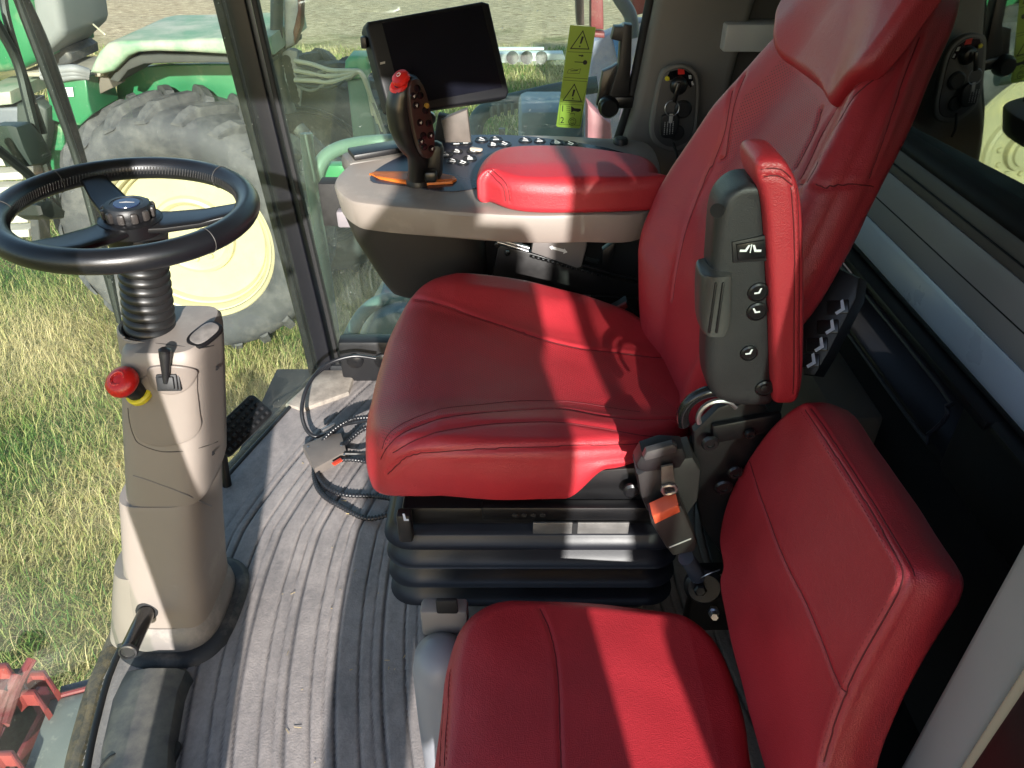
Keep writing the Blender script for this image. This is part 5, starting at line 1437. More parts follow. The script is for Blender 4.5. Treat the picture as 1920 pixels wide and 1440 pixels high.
hose('cable', [Z(735, 935, .03), Z(700, 930, .012), Z(650, 928, .010), Z(615, 915, .010), Z(596, 890, .012), Z(605, 872, .018), Z(640, 862, .02), Z(680, 864, .02), Z(715, 876, .03)], .0060, 'inner corrugated cable loop beside the grey floor box')
hose('cable', [Z(700, 798, .05), Z(678, 806, .03), Z(655, 825, .02), Z(640, 836, .03)], .0066, 'short corrugated cable running into the grey floor box')
bxp = [Z(567, 835, .03), Z(612, 815, .03), Z(640, 812, .03), Z(650, 846, .03), Z(590, 880, .03)]
gb = thing('connector_box', tuple(Z(610, 850, 0)), 'flat grey connector box on the floor between the cables', 'connector box')
prism('box_case', [(p[0], p[1]) for p in bxp], .028, mat('box_dusty', rgb(104, 97, 92), .6, var=(20, .15)), gb, Matrix.Translation((0, 0, .032)), bevel=.004)
prism('box_label', [(p[0], p[1]) for p in (Z(622, 868, .034), Z(638, 858, .034), Z(642, 863, .034), Z(627, 872, .034))], .004, mat('label_red', rgb(190, 60, 36), .5), gb, Matrix.Translation((0, 0, .035)), bevel=.001)
for (px, py) in ((578, 838), (640, 836), (645, 852)):
    lathe('screw', [(0, 0), (.003, 0), (.003, .001), (0, .0015)], M_steel, gb, frame(Z(px, py, .033), (0, 0, 1)), seg=10)
tube('plug_lead', [Z(645, 850, .03), Z(675, 850, .025), Z(702, 846, .04)], .005, M_black, gb, seg=8)
tube('silver_joint', [Z(604, 808, .035), Z(628, 796, .038)], .0065, M_steel, gb, seg=10, smooth=0)
# hose connector standing on the mat at the bottom left
hp = thing('floor_plug', tuple(Z(265, 1425, 0)), 'round black plug with cable in the mat at the lower left', 'plug')
lathe('plug_ring', [(0, 0), (.030, 0), (.030, .016), (.024, .022), (.018, .020), (0, .020)], M_rubber, hp, frame(Z(262, 1424, .006), (0, 0, 1)), seg=28)
prism('plug_plate', rrect(.085, .075, .012), .008, M_rubber, hp, Matrix.Translation(tuple(Z(285, 1425, .012))), bevel=.003)
tube('plug_cable', [Z(236, 1408, .03), Z(205, 1420, .04), Z(180, 1450, .03)], .002, M_black_m, hp, seg=6)
# ================================================================== field
GZ = -1.9
def ground_mat():
    m = bpy.data.materials.new('field'); m.use_nodes = True
    nt = m.node_tree; N = nt.nodes.new; L = nt.links.new; b = nt.nodes['Principled BSDF']
    b.inputs['Roughness'].default_value = .95; b.inputs['Specular IOR Level'].default_value = .1
    tc = N('ShaderNodeTexCoord'); sp = N('ShaderNodeSeparateXYZ'); L(tc.outputs['Object'], sp.inputs[0])
    n1 = N('ShaderNodeTexNoise'); n1.inputs['Scale'].default_value = .9; n1.inputs['Detail'].default_value = 8; L(tc.outputs['Object'], n1.inputs['Vector'])
    n2 = N('ShaderNodeTexNoise'); n2.inputs['Scale'].default_value = 26; n2.inputs['Detail'].default_value = 8; n2.inputs['Roughness'].default_value = .75; L(tc.outputs['Object'], n2.inputs['Vector'])
    r1 = N('ShaderNodeValToRGB'); e = r1.color_ramp.elements
    e[0].position = .35; e[0].color = rgb(96, 106, 54); e[1].position = .62; e[1].color = rgb(176, 160, 108)
    L(n1.outputs['Fac'], r1.inputs[0])
    # stubble beyond the grass: pale straw lying in rows
    mp = N('ShaderNodeMapping'); mp.inputs['Scale'].default_value = (2.2, 9, 1); L(tc.outputs['Object'], mp.inputs[0])
    n3 = N('ShaderNodeTexNoise'); n3.inputs['Scale'].default_value = 1.6; n3.inputs['Detail'].default_value = 10; n3.inputs['Roughness'].default_value = .72; L(mp.outputs[0], n3.inputs['Vector'])
    r3 = N('ShaderNodeValToRGB'); e = r3.color_ramp.elements
    e[0].position = .38; e[0].color = rgb(136, 118, 92); e[1].position = .62; e[1].color = rgb(226, 206, 172)
    L(n3.outputs['Fac'], r3.inputs[0])
    ad = N('ShaderNodeMath'); ad.operation = 'MULTIPLY_ADD'; ad.inputs[1].default_value = 7.0; L(n1.outputs['Fac'], ad.inputs[0]); L(sp.outputs[1], ad.inputs[2])
    st = N('ShaderNodeMapRange'); st.inputs[1].default_value = 19.5; st.inputs[2].default_value = 22.0; L(ad.outputs[0], st.inputs[0])
    mx = N('ShaderNodeMix'); mx.data_type = 'RGBA'; L(st.outputs[0], mx.inputs['Factor']); L(r1.outputs[0], mx.inputs[6]); L(r3.outputs[0], mx.inputs[7])
    dk = N('ShaderNodeMapRange'); dk.inputs[1].default_value = .3; dk.inputs[2].default_value = .7; dk.inputs[3].default_value = .55; dk.inputs[4].default_value = 1.25; L(n2.outputs['Fac'], dk.inputs[0])
    ml = N('ShaderNodeVectorMath'); ml.operation = 'SCALE'; L(mx.outputs[2], ml.inputs[0]); L(dk.outputs[0], ml.inputs['Scale'])
    L(ml.outputs[0], b.inputs['Base Color'])
    bp = N('ShaderNodeBump'); bp.inputs['Strength'].default_value = .8; bp.inputs['Distance'].default_value = .06; L(n2.outputs['Fac'], bp.inputs['Height']); L(bp.outputs['Normal'], b.inputs['Normal'])
    return m
gxs = np.concatenate([np.linspace(-120, -9, 12), np.linspace(-8, 8, 90), np.linspace(9, 120, 12)]); gys = np.concatenate([np.linspace(-40, -1, 8), np.linspace(0, 30, 150), np.linspace(34, 260, 20)])
gg = np.array([(x, y, GZ + .02 * math.sin(x * 2.1 + y) * math.sin(y * 1.7) + .015 * math.sin(x * 7 + 2 * y)) for x in gxs for y in gys])
ground = obj('ground', grid_mesh('ground', gg, len(gxs), len(gys)), ground_mat())
tag(ground, 'grassy field and pale stubble outside the cab', kind='structure')

# grass: blades, one mesh
def blades(n, x0, x1, y0, y1, hmin, hmax, w, seed, dens=None):
    r = np.random.default_rng(seed)
    x = r.uniform(x0, x1, n); y = r.uniform(y0, y1, n)
    patch = .5 + .5 * np.sin(x * 1.9 + 1.3 * np.sin(y * 1.1)) * np.cos(y * 1.6 + np.sin(x * .9) + 1.0)
    dry = np.clip(.06 + patch * .85 + r.normal(0, .28, n), 0, 1)
    h = r.uniform(hmin, hmax, n) * (1.15 - .35 * (dry < .4))
    az = np.where(dry > .45, r.normal(2.2, 1.1, n) + 1.6 * np.sin(x * 2.3 + y * 1.7), r.uniform(0, 2 * np.pi, n)); lean = np.clip(r.normal(.9, .4, n) + .45 * (dry > .5), .1, 1.6)
    ww = w * r.uniform(.6, 1.4, n) * np.where(dry > .5, .75, 1.25)
    d = np.stack([np.cos(az), np.sin(az)], 1); s = np.stack([-d[:, 1], d[:, 0]], 1)
    z0 = np.full(n, GZ)
    def pt(t, side):
        a = lean * t
        hor = h * t * np.sin(a * .9 + .15); ver = h * t * np.cos(a * .9 + .1)
        wd = ww * (1 - t) ** .7 * side
        return np.stack([x + d[:, 0] * hor + s[:, 0] * wd, y + d[:, 1] * hor + s[:, 1] * wd, z0 + ver + .004], 1)
    V = np.stack([pt(0, 1), pt(0, -1), pt(.55, -1), pt(.55, 1), pt(1, 0)], 1).reshape(-1, 3)
    b = np.arange(n) * 5
    q = np.stack([b, b + 1, b + 2, b + 3], 1); t = np.stack([b + 3, b + 2, b + 4], 1)
    tint = np.repeat(dry, 5)
    return V, q, t, tint
def grass_mesh(name, sets):
    Vs, loops, starts, tot, tints = [], [], [], 0, []
    vo = 0; lc = 0; st = []
    for (V, q, t, ti) in sets:
        Vs.append(V); tints.append(ti)
        loops.append((q + vo).ravel()); st.append(lc + np.arange(len(q)) * 4); lc += q.size
        loops.append((t + vo).ravel()); st.append(lc + np.arange(len(t)) * 3); lc += t.size
        vo += len(V)
    V = np.vstack(Vs); li = np.concatenate(loops).astype(np.int32); ls = np.concatenate(st).astype(np.int32)
    me = bpy.data.meshes.new(name); me.vertices.add(len(V)); me.vertices.foreach_set('co', V.ravel())
    me.loops.add(len(li)); me.loops.foreach_set('vertex_index', li)
    me.polygons.add(len(ls)); me.polygons.foreach_set('loop_start', ls)
    me.update(calc_edges=True)
    a = me.attributes.new('tint', 'FLOAT', 'POINT'); a.data.foreach_set('value', np.concatenate(tints).astype(np.float32))
    return me
def grass_mat():
    m = bpy.data.materials.new('grass_blade'); m.use_nodes = True
    nt = m.node_tree; N = nt.nodes.new; L = nt.links.new; b = nt.nodes['Principled BSDF']
    b.inputs['Roughness'].default_value = .6; b.inputs['Specular IOR Level'].default_value = .3
    at = N('ShaderNodeAttribute'); at.attribute_name = 'tint'
    r = N('ShaderNodeValToRGB'); e = r.color_ramp.elements
    e[0].position = .0; e[0].color = rgb(72, 116, 48); e[1].position = 1.0; e[1].color = rgb(222, 206, 156)
    k = r.color_ramp.elements.new(.32); k.color = rgb(128, 148, 76)
    k = r.color_ramp.elements.new(.6); k.color = rgb(194, 180, 122)
    L(at.outputs['Fac'], r.inputs[0]); L(r.outputs[0], b.inputs['Base Color'])
    tl = N('ShaderNodeBsdfTranslucent'); L(r.outputs[0], tl.inputs[0])
    mx = N('ShaderNodeMixShader'); mx.inputs[0].default_value = .3
    out = [n for n in nt.nodes if n.type == 'OUTPUT_MATERIAL'][0]
    L(b.outputs[0], mx.inputs[1]); L(tl.outputs[0], mx.inputs[2]); L(mx.outputs[0], out.inputs['Surface'])
    return m
gm = grass_mesh('grass', [blades(120000, -5.2, -.7, 1.6, 6.5, .05, .17, .0026, 1), blades(30000, -1.6, 1.6, 2.6, 7.5, .06, .18, .0030, 2), blades(55000, -9, 3, 6.5, 17, .07, .20, .006, 3)])
go = obj('grass', gm, grass_mat(), smooth=False)
tag(go, 'long dry and green grass covering the field outside', 'grass', kind='stuff')

# ================================================================== green tractor beside the combine
M_green = mat('tractor_green', rgb(38, 108, 68), .38, var=(6, .12), dust=(rgb(140, 150, 120), 5, .55, .85))
M_greend = mat('tractor_green_dusty', rgb(96, 132, 104), .6, var=(4, .08), dust=(rgb(158, 160, 142), 2.4, .38, .60))
M_yel = mat('rim_yellow', rgb(172, 166, 132), .42, var=(5, .06), dust=(rgb(214, 200, 140), 6, .5, .8))
M_tyre = mat('tyre_rubber', rgb(60, 62, 64), .75, var=(14, .15), bump=(60, .2, .003), dust=(rgb(108, 107, 102), 3.5, .45, .85))
M_dgrey = mat('chassis_grey', rgb(58, 60, 60), .6, var=(8, .2), dust=(rgb(120, 116, 104), 7, .5, .75))
tr = thing('tractor', (-2.36, 5.2, GZ), 'green farm tractor with yellow rim and dusty fender beyond the windscreen', 'tractor')
WCX, WCZ, WF = -2.36, -.925, 5.02
def wheel(name, cx, yf, cz, R, W, parent, near=True, lugs=23, rim_m=None):
    """tyre with rim; axle along y, near face at yf"""
    fr = Matrix(((1, 0, 0, cx), (0, 0, 1, yf), (0, -1, 0, cz), (0, 0, 0, 1)))   # local z -> +y
    rr = R - .045
    prof = [(.60 * R, .06), (.635 * R, .02), (.68 * R, -.005), (.76 * R, -.03), (.84 * R, -.025), (.90 * R, .01), (rr - .015, .07), (rr, .16), (rr + .005, W / 2), (rr, W - .16), (rr - .015, W - .07), (.90 * R, W), (.8 * R, W + .02), (.66 * R, W), (.60 * R, W - .05), (.60 * R, .06)]
    t = lathe(name, prof, M_tyre, parent, fr, seg=96, angle=60, caps=False)
    # rim: lip, stepped well, dished disc with hub
    rp_ = [(.60 * R, .16), (.640 * R, .05), (.642 * R, .020), (.630 * R, .008), (.618 * R, .02), (.606 * R, .055), (.590 * R, .062), (.580 * R, .050), (.572 * R, .062), (.566 * R, .120), (.552 * R, .128), (.545 * R, .115), (.538 * R, .128), (.53 * R, .20), (.50 * R, .225), (.42 * R, .205), (.34 * R, .17), (.315 * R, .165), (.300 * R, .13), (.275 * R, .122), (.255 * R, .135), (.240 * R, .15), (.15 * R, .15), (.145 * R, .10), (.115 * R, .095), (.11 * R, .07), (.03 * R, .065), (0, .065)]
    r = lathe('rim', rp_, rim_m or M_yel, t, fr, seg=96, angle=28)
    for i in range(10):
        a = 2 * math.pi * i / 10 + .2
        lathe('wheel_bolt', [(0, 0), (.022, 0), (.022, .018), (.014, .026), (0, .026)], M_yel, t, frame((cx + .19 * R * math.cos(a), yf + .15, cz + .19 * R * math.sin(a)), (0, -1, 0)), seg=6)
    for i in range(8):
        a = 2 * math.pi * i / 8 + .45
        lathe('rim_hole', [(0, 0), (.008, 0), (.008, .003), (0, .003)], M_black_m, t, frame((cx + .44 * R * math.cos(a), yf + .208, cz + .44 * R * math.sin(a)), (0, -1, 0)), seg=10)
    # lugs, alternating near and far row
    def lug_mesh(side):
        secs = []
        for (s, rad, an, wd, hh) in ((-.02, .885 * R, -.10, .030, .02), (.03, rr - .05, -.06, .034, .055), (.09, rr - .012, -.01, .036, .060), (.2, rr, .07, .034, .062), (.34, rr, .155, .033, .062), (.37, rr, .172, .030, .045)):
            y = s * W / .65 if side > 0 else W - s * W / .65
            pr = []
            for (da, dr) in ((-1.35, -.02), (-1.0, .75), (-.8, 1.0), (.8, 1.0), (1.0, .75), (1.35, -.02)):
                a = an + da * wd / rad; q = rad + dr * hh
                pr.append((q * math.sin(a), y, q * math.cos(a)))
            secs.append(np.array(pr))
        n = 6; V = np.vstack(secs); F = []
        for i in range(len(secs) - 1):
            for j in range(n): F.append((i * n + j, i * n + (j + 1) % n, (i + 1) * n + (j + 1) % n, (i + 1) * n + j))
        F.append(tuple(range(n))); F.append(tuple(range((len(secs) - 1) * n, len(secs) * n)))
        me = from_np('lug', V, F); bm = bmesh.new(); bm.from_mesh(me); bmesh.ops.recalc_face_normals(bm, faces=bm.faces); bm.to_mesh(me); bm.free()
        me.materials.append(M_tyre)
        return me
    for side in (1, -1):
        me = lug_mesh(side)
        for i in range(lugs):
            o = bpy.data.objects.new('lug', me); C.objects.link(o); o.parent = t
            o.location = (cx, yf, cz); o.rotation_euler = (0, 2 * math.pi * (i + (.5 if side < 0 else 0)) / lugs, 0)
    return t
wheel('rear_wheel', WCX, WF, WCZ, .975, .66, tr)
wheel('rear_wheel', -1.78, 6.35, WCZ, .975, .6, tr, lugs=22, rim_m=M_dgrey)
def T(px, py, y): return P(px, py, y=y)
def Tplate(name, pix, y, depth, m, bevel=.02, parent=None, seg=3, sm_=0):
    p2_ = [(q[0], q[2]) for q in [T(a, b, y) for a, b in pix]]
    if sm_: p2_ = [tuple(q) for q in catmull(p2_, sm_, True)]
    return prism(name, p2_, depth, m, parent or tr, Matrix(((1, 0, 0, 0), (0, 0, -1, y), (0, 1, 0, 0), (0, 0, 0, 1))), bevel=bevel, seg=seg, smooth_angle=50)
Tplate('fender', [(166, 138), (172, 122), (184, 98), (200, 82), (224, 77), (300, 76), (400, 72), (505, 70), (512, 104), (440, 104), (360, 99), (290, 97), (258, 99), (240, 106), (226, 120), (212, 134), (190, 140)], 5.02, .95, M_greend, .03, seg=4)
Tplate('fender_lining', [(205, 150), (222, 128), (240, 112), (262, 104), (300, 102), (360, 104), (440, 108), (512, 108), (512, 118), (440, 118), (330, 118), (270, 120), (240, 132), (222, 155)], 5.10, .8, mat('lining_dark', rgb(58, 60, 56), .8, var=(10, .2)), .01)
Tplate('inner_fender', [(218, 160), (235, 142), (262, 126), (310, 122), (400, 120), (510, 122), (512, 260), (220, 260)], 5.62, .05, M_green, .01)
Tplate('axle_housing', [(240, 300), (480, 300), (480, 520), (240, 520)], 5.75, .5, M_dgrey, .05)
# cab base / tank at the left edge
Tplate('engine_hood', [(-160, -90), (40, -90), (58, 0), (66, 60), (76, 112), (40, 132), (0, 138), (-160, 140)], 5.10, .75, M_green, .06)
Tplate('fuel_tank', [(46, -90), (108, -90), (112, 0), (121, 58), (118, 70), (96, 92), (76, 112), (64, 60), (54, 0)], 5.14, .62, mat('tank_grey', rgb(112, 116, 114), .5, var=(5, .08)), .05)
Tplate('tank_shadow_gap', [(84, 108), (100, 96), (118, 92), (132, 102), (134, 118), (110, 128), (84, 128)], 5.35, .4, M_dgrey, .02)
gp_ = Tplate('side_panel', [(84, 152), (161, 148), (166, 190), (173, 214), (150, 236), (125, 234), (96, 226), (90, 190)], 5.08, .4, M_green, .012)
d1 = Tplate('decal', [(99, 165), (136, 164), (138, 181), (102, 182)], 5.066, .003, M_white, 0)
for k_ in range(4): Tplate('decal_line', [(119, 166.5 + 3.8 * k_), (134, 166 + 3.8 * k_), (134, 167.5 + 3.8 * k_), (119, 168 + 3.8 * k_)], 5.062, .002, M_dgrey, 0, d1)
Tplate('decal_mark', [(105, 172), (113, 171), (110, 175)], 5.062, .002, M_dgrey, 0, d1)
Tplate('frame_green', [(84, 196), (98, 228), (118, 240), (120, 300), (112, 350), (84, 340)], 5.15, .3, M_green, .02)
Tplate('dark_shield', [(30, 196), (70, 194), (86, 205), (88, 250), (80, 300), (50, 300), (30, 230)], 5.0, .1, mat('shield_dark', rgb(52, 60, 54), .6), .02)
Tplate('grey_case', [(-60, 200), (40, 200), (46, 300), (-60, 310)], 5.05, .3, mat('case_grey_blue', rgb(96, 102, 108), .6, var=(5, .2)), .03)
Tplate('platform_edge', [(-60, 178), (18, 172), (22, 196), (-60, 204)], 4.95, .5, M_greend, .01)
Tplate('fender_bracket', [(164, 142), (200, 138), (212, 165), (180, 180), (172, 212), (162, 170)], 5.25, .2, mat('bracket_brown', rgb(96, 90, 80), .7), .01)
for k_ in range(3):
    tube('hydraulic_hose', [T(78, 128 + 8 * k_, 5.06), T(110, 131 + 8 * k_, 5.05), T(140, 129 + 7 * k_, 5.05), T(165, 136 + 4 * k_, 5.1)], .028 - .003 * k_, mat('hose_grey', rgb(120, 122, 122), .6, var=(10, .15)), tr, seg=10)
box('step_deck', T(150, 124, 5.45), (.55, .5, .03), mat('deck_grey', rgb(150, 144, 128), .8, var=(15, .2)), tr, .01)
for k_ in range(6):
    Tplate('step_slat', [(-60, 300 + 27 * k_), (38 + 3 * k_, 296 + 27 * k_), (40 + 3 * k_, 310 + 27 * k_), (-60, 315 + 27 * k_)], 4.75, .12, mat('slat_pale', rgb(168, 166, 156), .7, var=(12, .2)), .008)
Tplate('step_side', [(44, 290), (60, 290), (78, 480), (62, 490)], 4.74, .14, M_dgrey, .01)
tube('aerial_wire', [T(130, -2, 5.9), T(160, 32, 5.7), T(196, 64, 5.3)], .006, mat('aerial_pale', rgb(200, 196, 170), .5), tr, seg=6)
# rear hitch with hose bundle
tube('exhaust_bend', [T(520, -60, 5.3), T(519, 20, 5.3), T(519, 80, 5.3), T(526, 150, 5.3), T(545, 210, 5.3)], .040, mat('bend_dark', rgb(52, 56, 60), .5, var=(8, .15)), tr, seg=14)
Tplate('lamp_glass', [(528, -30), (560, -30), (562, 40), (552, 84), (534, 92), (530, 30)], 5.35, .08, mat('lamp_pale', rgb(180, 182, 184), .25, var=(10, .2)), .02)
Tplate('lamp_housing', [(556, -30), (566, -30), (564, 50), (552, 86), (549, 60), (558, 20)], 5.33, .1, mat('lamp_brown', rgb(110, 66, 54), .4), .01)
hp_ = Tplate('coupler_plate', [(529, 100), (540, 92), (556, 96), (562, 130), (565, 170), (562, 200), (552, 185), (534, 150)], 5.25, .03, mat('plate_grey', rgb(120, 124, 128), .5, metal=.3, var=(10, .15)), .006)
for k_ in range(8):
    lathe('plate_hole', [(0, 0), (.030, 0), (.030, .004), (0, .004)], M_black_m, hp_, frame(T(537 + 2.4 * k_, 112 + 10.5 * k_, 5.249), (0, -1, .1)), seg=16)
Tplate('hitch_post', [(650, 150), (684, 146), (708, 262), (662, 264)], 5.0, .12, mat('post_green_grey', rgb(96, 124, 108), .55, var=(5, .1)), .02)
Tplate('post_head', [(646, 116), (654, 106), (688, 106), (692, 136), (686, 150), (650, 150), (645, 132)], 4.98, .18, mat('head_green', rgb(84, 146, 104), .45, var=(6, .1)), .03)
for k_ in range(9):
    dy = (k_ - 4) * 6
    tube('hitch_hose', [T(553 + 3 * (k_ % 3), 138 + dy, 5.15), T(585, 142 + dy * .9 + 6 * math.sin(k_), 5.1), T(620, 146 + dy * .6 + 8 * math.sin(k_ * 2.1), 5.05), T(655, 140 + dy * .3, 4.95), T(676, 136, 4.93), T(690 + k_, 165 + 3 * k_, 4.95), T(700 + 3 * k_, 215 + 5 * k_, 5.0)], .011 + .004 * (k_ % 3 == 0), mat(('hose_pale', 'hose_dark', 'hose_mid')[k_ % 3], (rgb(170, 170, 150), rgb(60, 64, 62), rgb(104, 108, 100))[k_ % 3], .5), tr, seg=8)
tube('lift_arm', [T(560, 240, 5.5), T(620, 300, 5.4), T(690, 330, 5.3)], .05, M_dgrey, tr, seg=10)

# ================================================================== wiper on the windscreen
wp = thing('windscreen_wiper', (-.9, 1.5, .6), 'black wiper arms and blade crossing the left of the windscreen', 'wiper')
M_wip = mat('wiper_black', rgb(26, 32, 30), .5)
WX = -.885
def Wp(px, py, dx=0): return P(px, py, x=WX + dx)
tube('wiper_arm', [Wp(22, -30), Wp(60, 70), Wp(105, 190), Wp(150, 320), Wp(190, 470), Wp(208, 520)], .0075, M_wip, wp, seg=8)
tube('wiper_blade', [Wp(36, -30, -.01), Wp(85, 90, -.01), Wp(140, 260, -.01), Wp(172, 380, -.01), Wp(200, 500, -.01), Wp(224, 605, -.01)], [.006, .011, .012, .011, .012, .006], M_wip, wp, seg=8)
tube('wiper_link', [Wp(-20, 20), Wp(30, 110), Wp(52, 190), Wp(70, 260), Wp(92, 330), Wp(110, 400)], .0085, M_wip, wp, seg=8)
tube('wiper_link', [Wp(4, -20), Wp(14, 40), Wp(44, 140), Wp(82, 250)], .007, M_wip, wp, seg=8)
tube('wiper_link', [Wp(-30, 260), Wp(20, 300), Wp(60, 335), Wp(80, 380)], .0085, M_wip, wp, seg=8)
bq = [Wp(20, 236), Wp(50, 228), Wp(72, 250), Wp(92, 290), Wp(88, 308), Wp(52, 312), Wp(36, 280)]
prism('wiper_motor', [(p[1], p[2]) for p in bq], .05, mat('motor_dark', rgb(44, 56, 50), .55), wp, Matrix(((0, 0, 1, WX + .01), (1, 0, 0, 0), (0, 1, 0, 0), (0, 0, 0, 1))), bevel=.01)
prism('wiper_pivot', [(p[1], p[2]) for p in [Wp(64, 385), Wp(84, 370), Wp(114, 395), Wp(112, 410), Wp(86, 412), Wp(70, 404)]], .05, M_wip, wp, Matrix(((0, 0, 1, WX + .012), (1, 0, 0, 0), (0, 1, 0, 0), (0, 0, 0, 1))), bevel=.008)

# ================================================================== header in front of the cab (lower left)
hd = thing('harvest_header', (-1.3, 1.2, GZ), 'worn red header troughs below the windscreen at lower left', 'header')
M_hred = mat('header_red', rgb(122, 54, 56), .5, var=(9, .15), dust=(rgb(150, 118, 108), 7, .5, .75))
M_hredl = mat('header_red_bright', rgb(138, 62, 58), .4, var=(14, .15))
M_hgrey = mat('header_grey', rgb(118, 124, 118), .6, var=(10, .12), dust=(rgb(160, 160, 148), 30, .55, .7))
HZ0 = -.62
def Hd(px, py, z=HZ0): return P(px, py, z=z)
def Hplate(name, pix, z, depth, m, bevel=.006, parent=None):
    return prism(name, [tuple(Hd(a, b, z)[:2]) for a, b in pix], depth, m, parent or hd, Matrix.Translation((0, 0, z)), bevel=bevel)
Hplate('grey_cover', [(92, 1310), (170, 1292), (176, 1310), (170, 1350), (132, 1500), (20, 1500), (80, 1345)], -.60, .10, M_hgrey, .012)
tube('cover_edge', [Hd(94, 1308, -.597), Hd(168, 1289, -.597)], .008, M_hred, hd, seg=8, smooth=0)
Hplate('dark_beam', [(112, 1285), (178, 1268), (176, 1288), (110, 1304)], -.60, .12, mat('beam_dark', rgb(70, 72, 84), .5), .008)
for k_, (oy, ox) in enumerate(((0, 0), (36, -18), (150, -60), (-14, -70))):
    Hplate('red_trough', [(40 + ox, 1272 + oy), (52 + ox, 1256 + oy), (84 + ox, 1254 + oy), (108 + ox, 1290 + oy), (100 + ox, 1300 + oy), (80 + ox, 1268 + oy), (58 + ox, 1268 + oy), (46 + ox, 1280 + oy)], -.56, .05, M_hredl, .015)
    Hplate('trough_plate', [(44 + ox, 1280 + oy), (60 + ox, 1270 + oy), (80 + ox, 1272 + oy), (100 + ox, 1302 + oy), (78 + ox, 1340 + oy), (20 + ox, 1450 + oy), (-40 + ox, 1450 + oy)], -.64, .04, M_hred, .012)
for k_ in range(3):
    tube('red_rib', [Hd(60 - 28 * k_, 1236 + 30 * k_, -.53), Hd(36 - 26 * k_, 1280 + 34 * k_, -.55), Hd(8 - 20 * k_, 1360 + 30 * k_, -.57)], .014, M_hred, hd, seg=8)
Hplate('trough_floor', [(-60, 1260), (60, 1250), (110, 1300), (60, 1500), (-60, 1500)], -.76, .05, mat('header_dark', rgb(60, 50, 46), .8, var=(20, .4), dust=(rgb(170, 150, 100), 60, .55, .65)), .004)
# straw bits
rs_ = np.random.default_rng(5); V_, F_, n_ = [], [], 0
for k_ in range(160):
    a = Hd(rs_.uniform(-20, 60), rs_.uniform(1330, 1440), -.705); th = rs_.uniform(0, 6.28); l_ = rs_.uniform(.004, .014)
    v, f = tube_data([a, a + np.array([math.cos(th) * l_, math.sin(th) * l_, .002])], .0018, 4); V_.append(v); F_ += [tuple(i + n_ for i in q) for q in f]; n_ += len(v)
cf = obj('chaff', from_np('chaff', np.vstack(V_), F_), mat('chaff_straw', rgb(204, 180, 120), .8), hd); cf['kind'] = 'stuff'

# ================================================================== right-hand platform rails outside the side window
rl = thing('platform_rail', (-.5, 2.5, GZ), 'pale green platform rail just outside the side window', 'rail')
M_rail = mat('rail_green', rgb(118, 136, 122), .5, var=(6, .1))
tube('upper_rail', [P(592, 345, y=2.65), P(596, 318, y=2.65), P(612, 292, y=2.68), P(645, 275, y=2.72), P(700, 266, y=2.78), P(780, 262, y=2.8)], .025, M_rail, rl, seg=14)
tube('rail_post', [P(574, 250, y=2.64), P(584, 340, y=2.62), P(606, 480, y=2.55), P(628, 640, y=2.5)], .022, mat('post_grey_green', rgb(104, 116, 106), .6), rl, seg=14)
box('green_bracket', P(635, 330, y=2.75), (.14, .06, .10), mat('bracket_green', rgb(66, 150, 96), .4, var=(8, .1)), rl, .012)
rl2 = thing('mud_guard', (-.35, 2.5, -.4), 'blue grey guard with curved tube rail below the side window', 'guard')
tube('guard_rail', [P(652, 650, y=2.45), P(660, 620, y=2.5), P(686, 582, y=2.55), P(722, 562, y=2.6), P(800, 556, y=2.6), P(860, 560, y=2.6)], .026, mat('rail_blue_green', rgb(92, 116, 116), .5, var=(6, .1)), rl2, seg=14)
q = [P(664, 660, y=2.5), P(700, 598, y=2.5), P(740, 584, y=2.5), P(860, 590, y=2.5), P(860, 700, y=2.5), P(664, 700, y=2.5)]
prism('guard_plate', [(p[0], p[2]) for p in q], .4, mat('guard_blue', rgb(108, 122, 130), .5, var=(5, .1)), rl2, Matrix(((1, 0, 0, 0), (0, 0, -1, 2.5), (0, 1, 0, 0), (0, 0, 0, 1))), bevel=.03)

# implement parked on the far side
im = thing('pale_beam', tuple(P(1000, 110, y=8.0)), 'pale steel beam with three oval holes beyond the monitor', 'beam')
def Ip(name, pix, y, depth, m, bevel=.01, parent=None):
    p2_ = [(q[0], q[2]) for q in [P(a, b, y=y) for a, b in pix]]
    return prism(name, p2_, depth, m, parent or im, Matrix(((1, 0, 0, 0), (0, 0, -1, y), (0, 1, 0, 0), (0, 0, 0, 1))), bevel=bevel)
M_pale = mat('beam_pale', rgb(206, 212, 208), .5, var=(5, .08))
Ip('beam', [(930, 101), (1056, 100), (1060, 112), (930, 119)], 7.0, .12, M_pale, .01)
Ip('top_rail', [(930, 90), (1020, 90), (1020, 94), (930, 95)], 7.2, .05, M_pale, .004)
for k_ in range(3):
    lathe('beam_hole', [(0, 0), (.055, 0), (.055, .004), (0, .004)], M_dgrey, im, frame(P(961 + 27 * k_, 108, y=6.998), (0, -1, 0)), seg=20)
for k_ in (940, 1050): box('beam_leg', (P(k_, 110, y=7.1)[0], 7.1, -1.35), (.06, .06, 1.3), M_dgrey, im, .004)
bm_t = thing('boom_tube', tuple(P(1000, 190, y=4.0)), 'dark padded boom tube crossing behind the monitor and label', 'boom')
M_boom = mat('boom_grey', rgb(70, 82, 80), .6, var=(14, .2))
tube('boom', [P(888, 262, y=3.9), P(896, 222, y=3.95), P(925, 200, y=4.0), P(985, 184, y=4.0), P(1050, 170, y=4.0), P(1120, 158, y=4.0)], .042, M_boom, bm_t, seg=12)
for k_ in range(5):
    box('tooth', P(922 + 13 * k_, 208 - 1.5 * k_, y=3.95), (.018, .02, .06), M_boom, bm_t, .004)
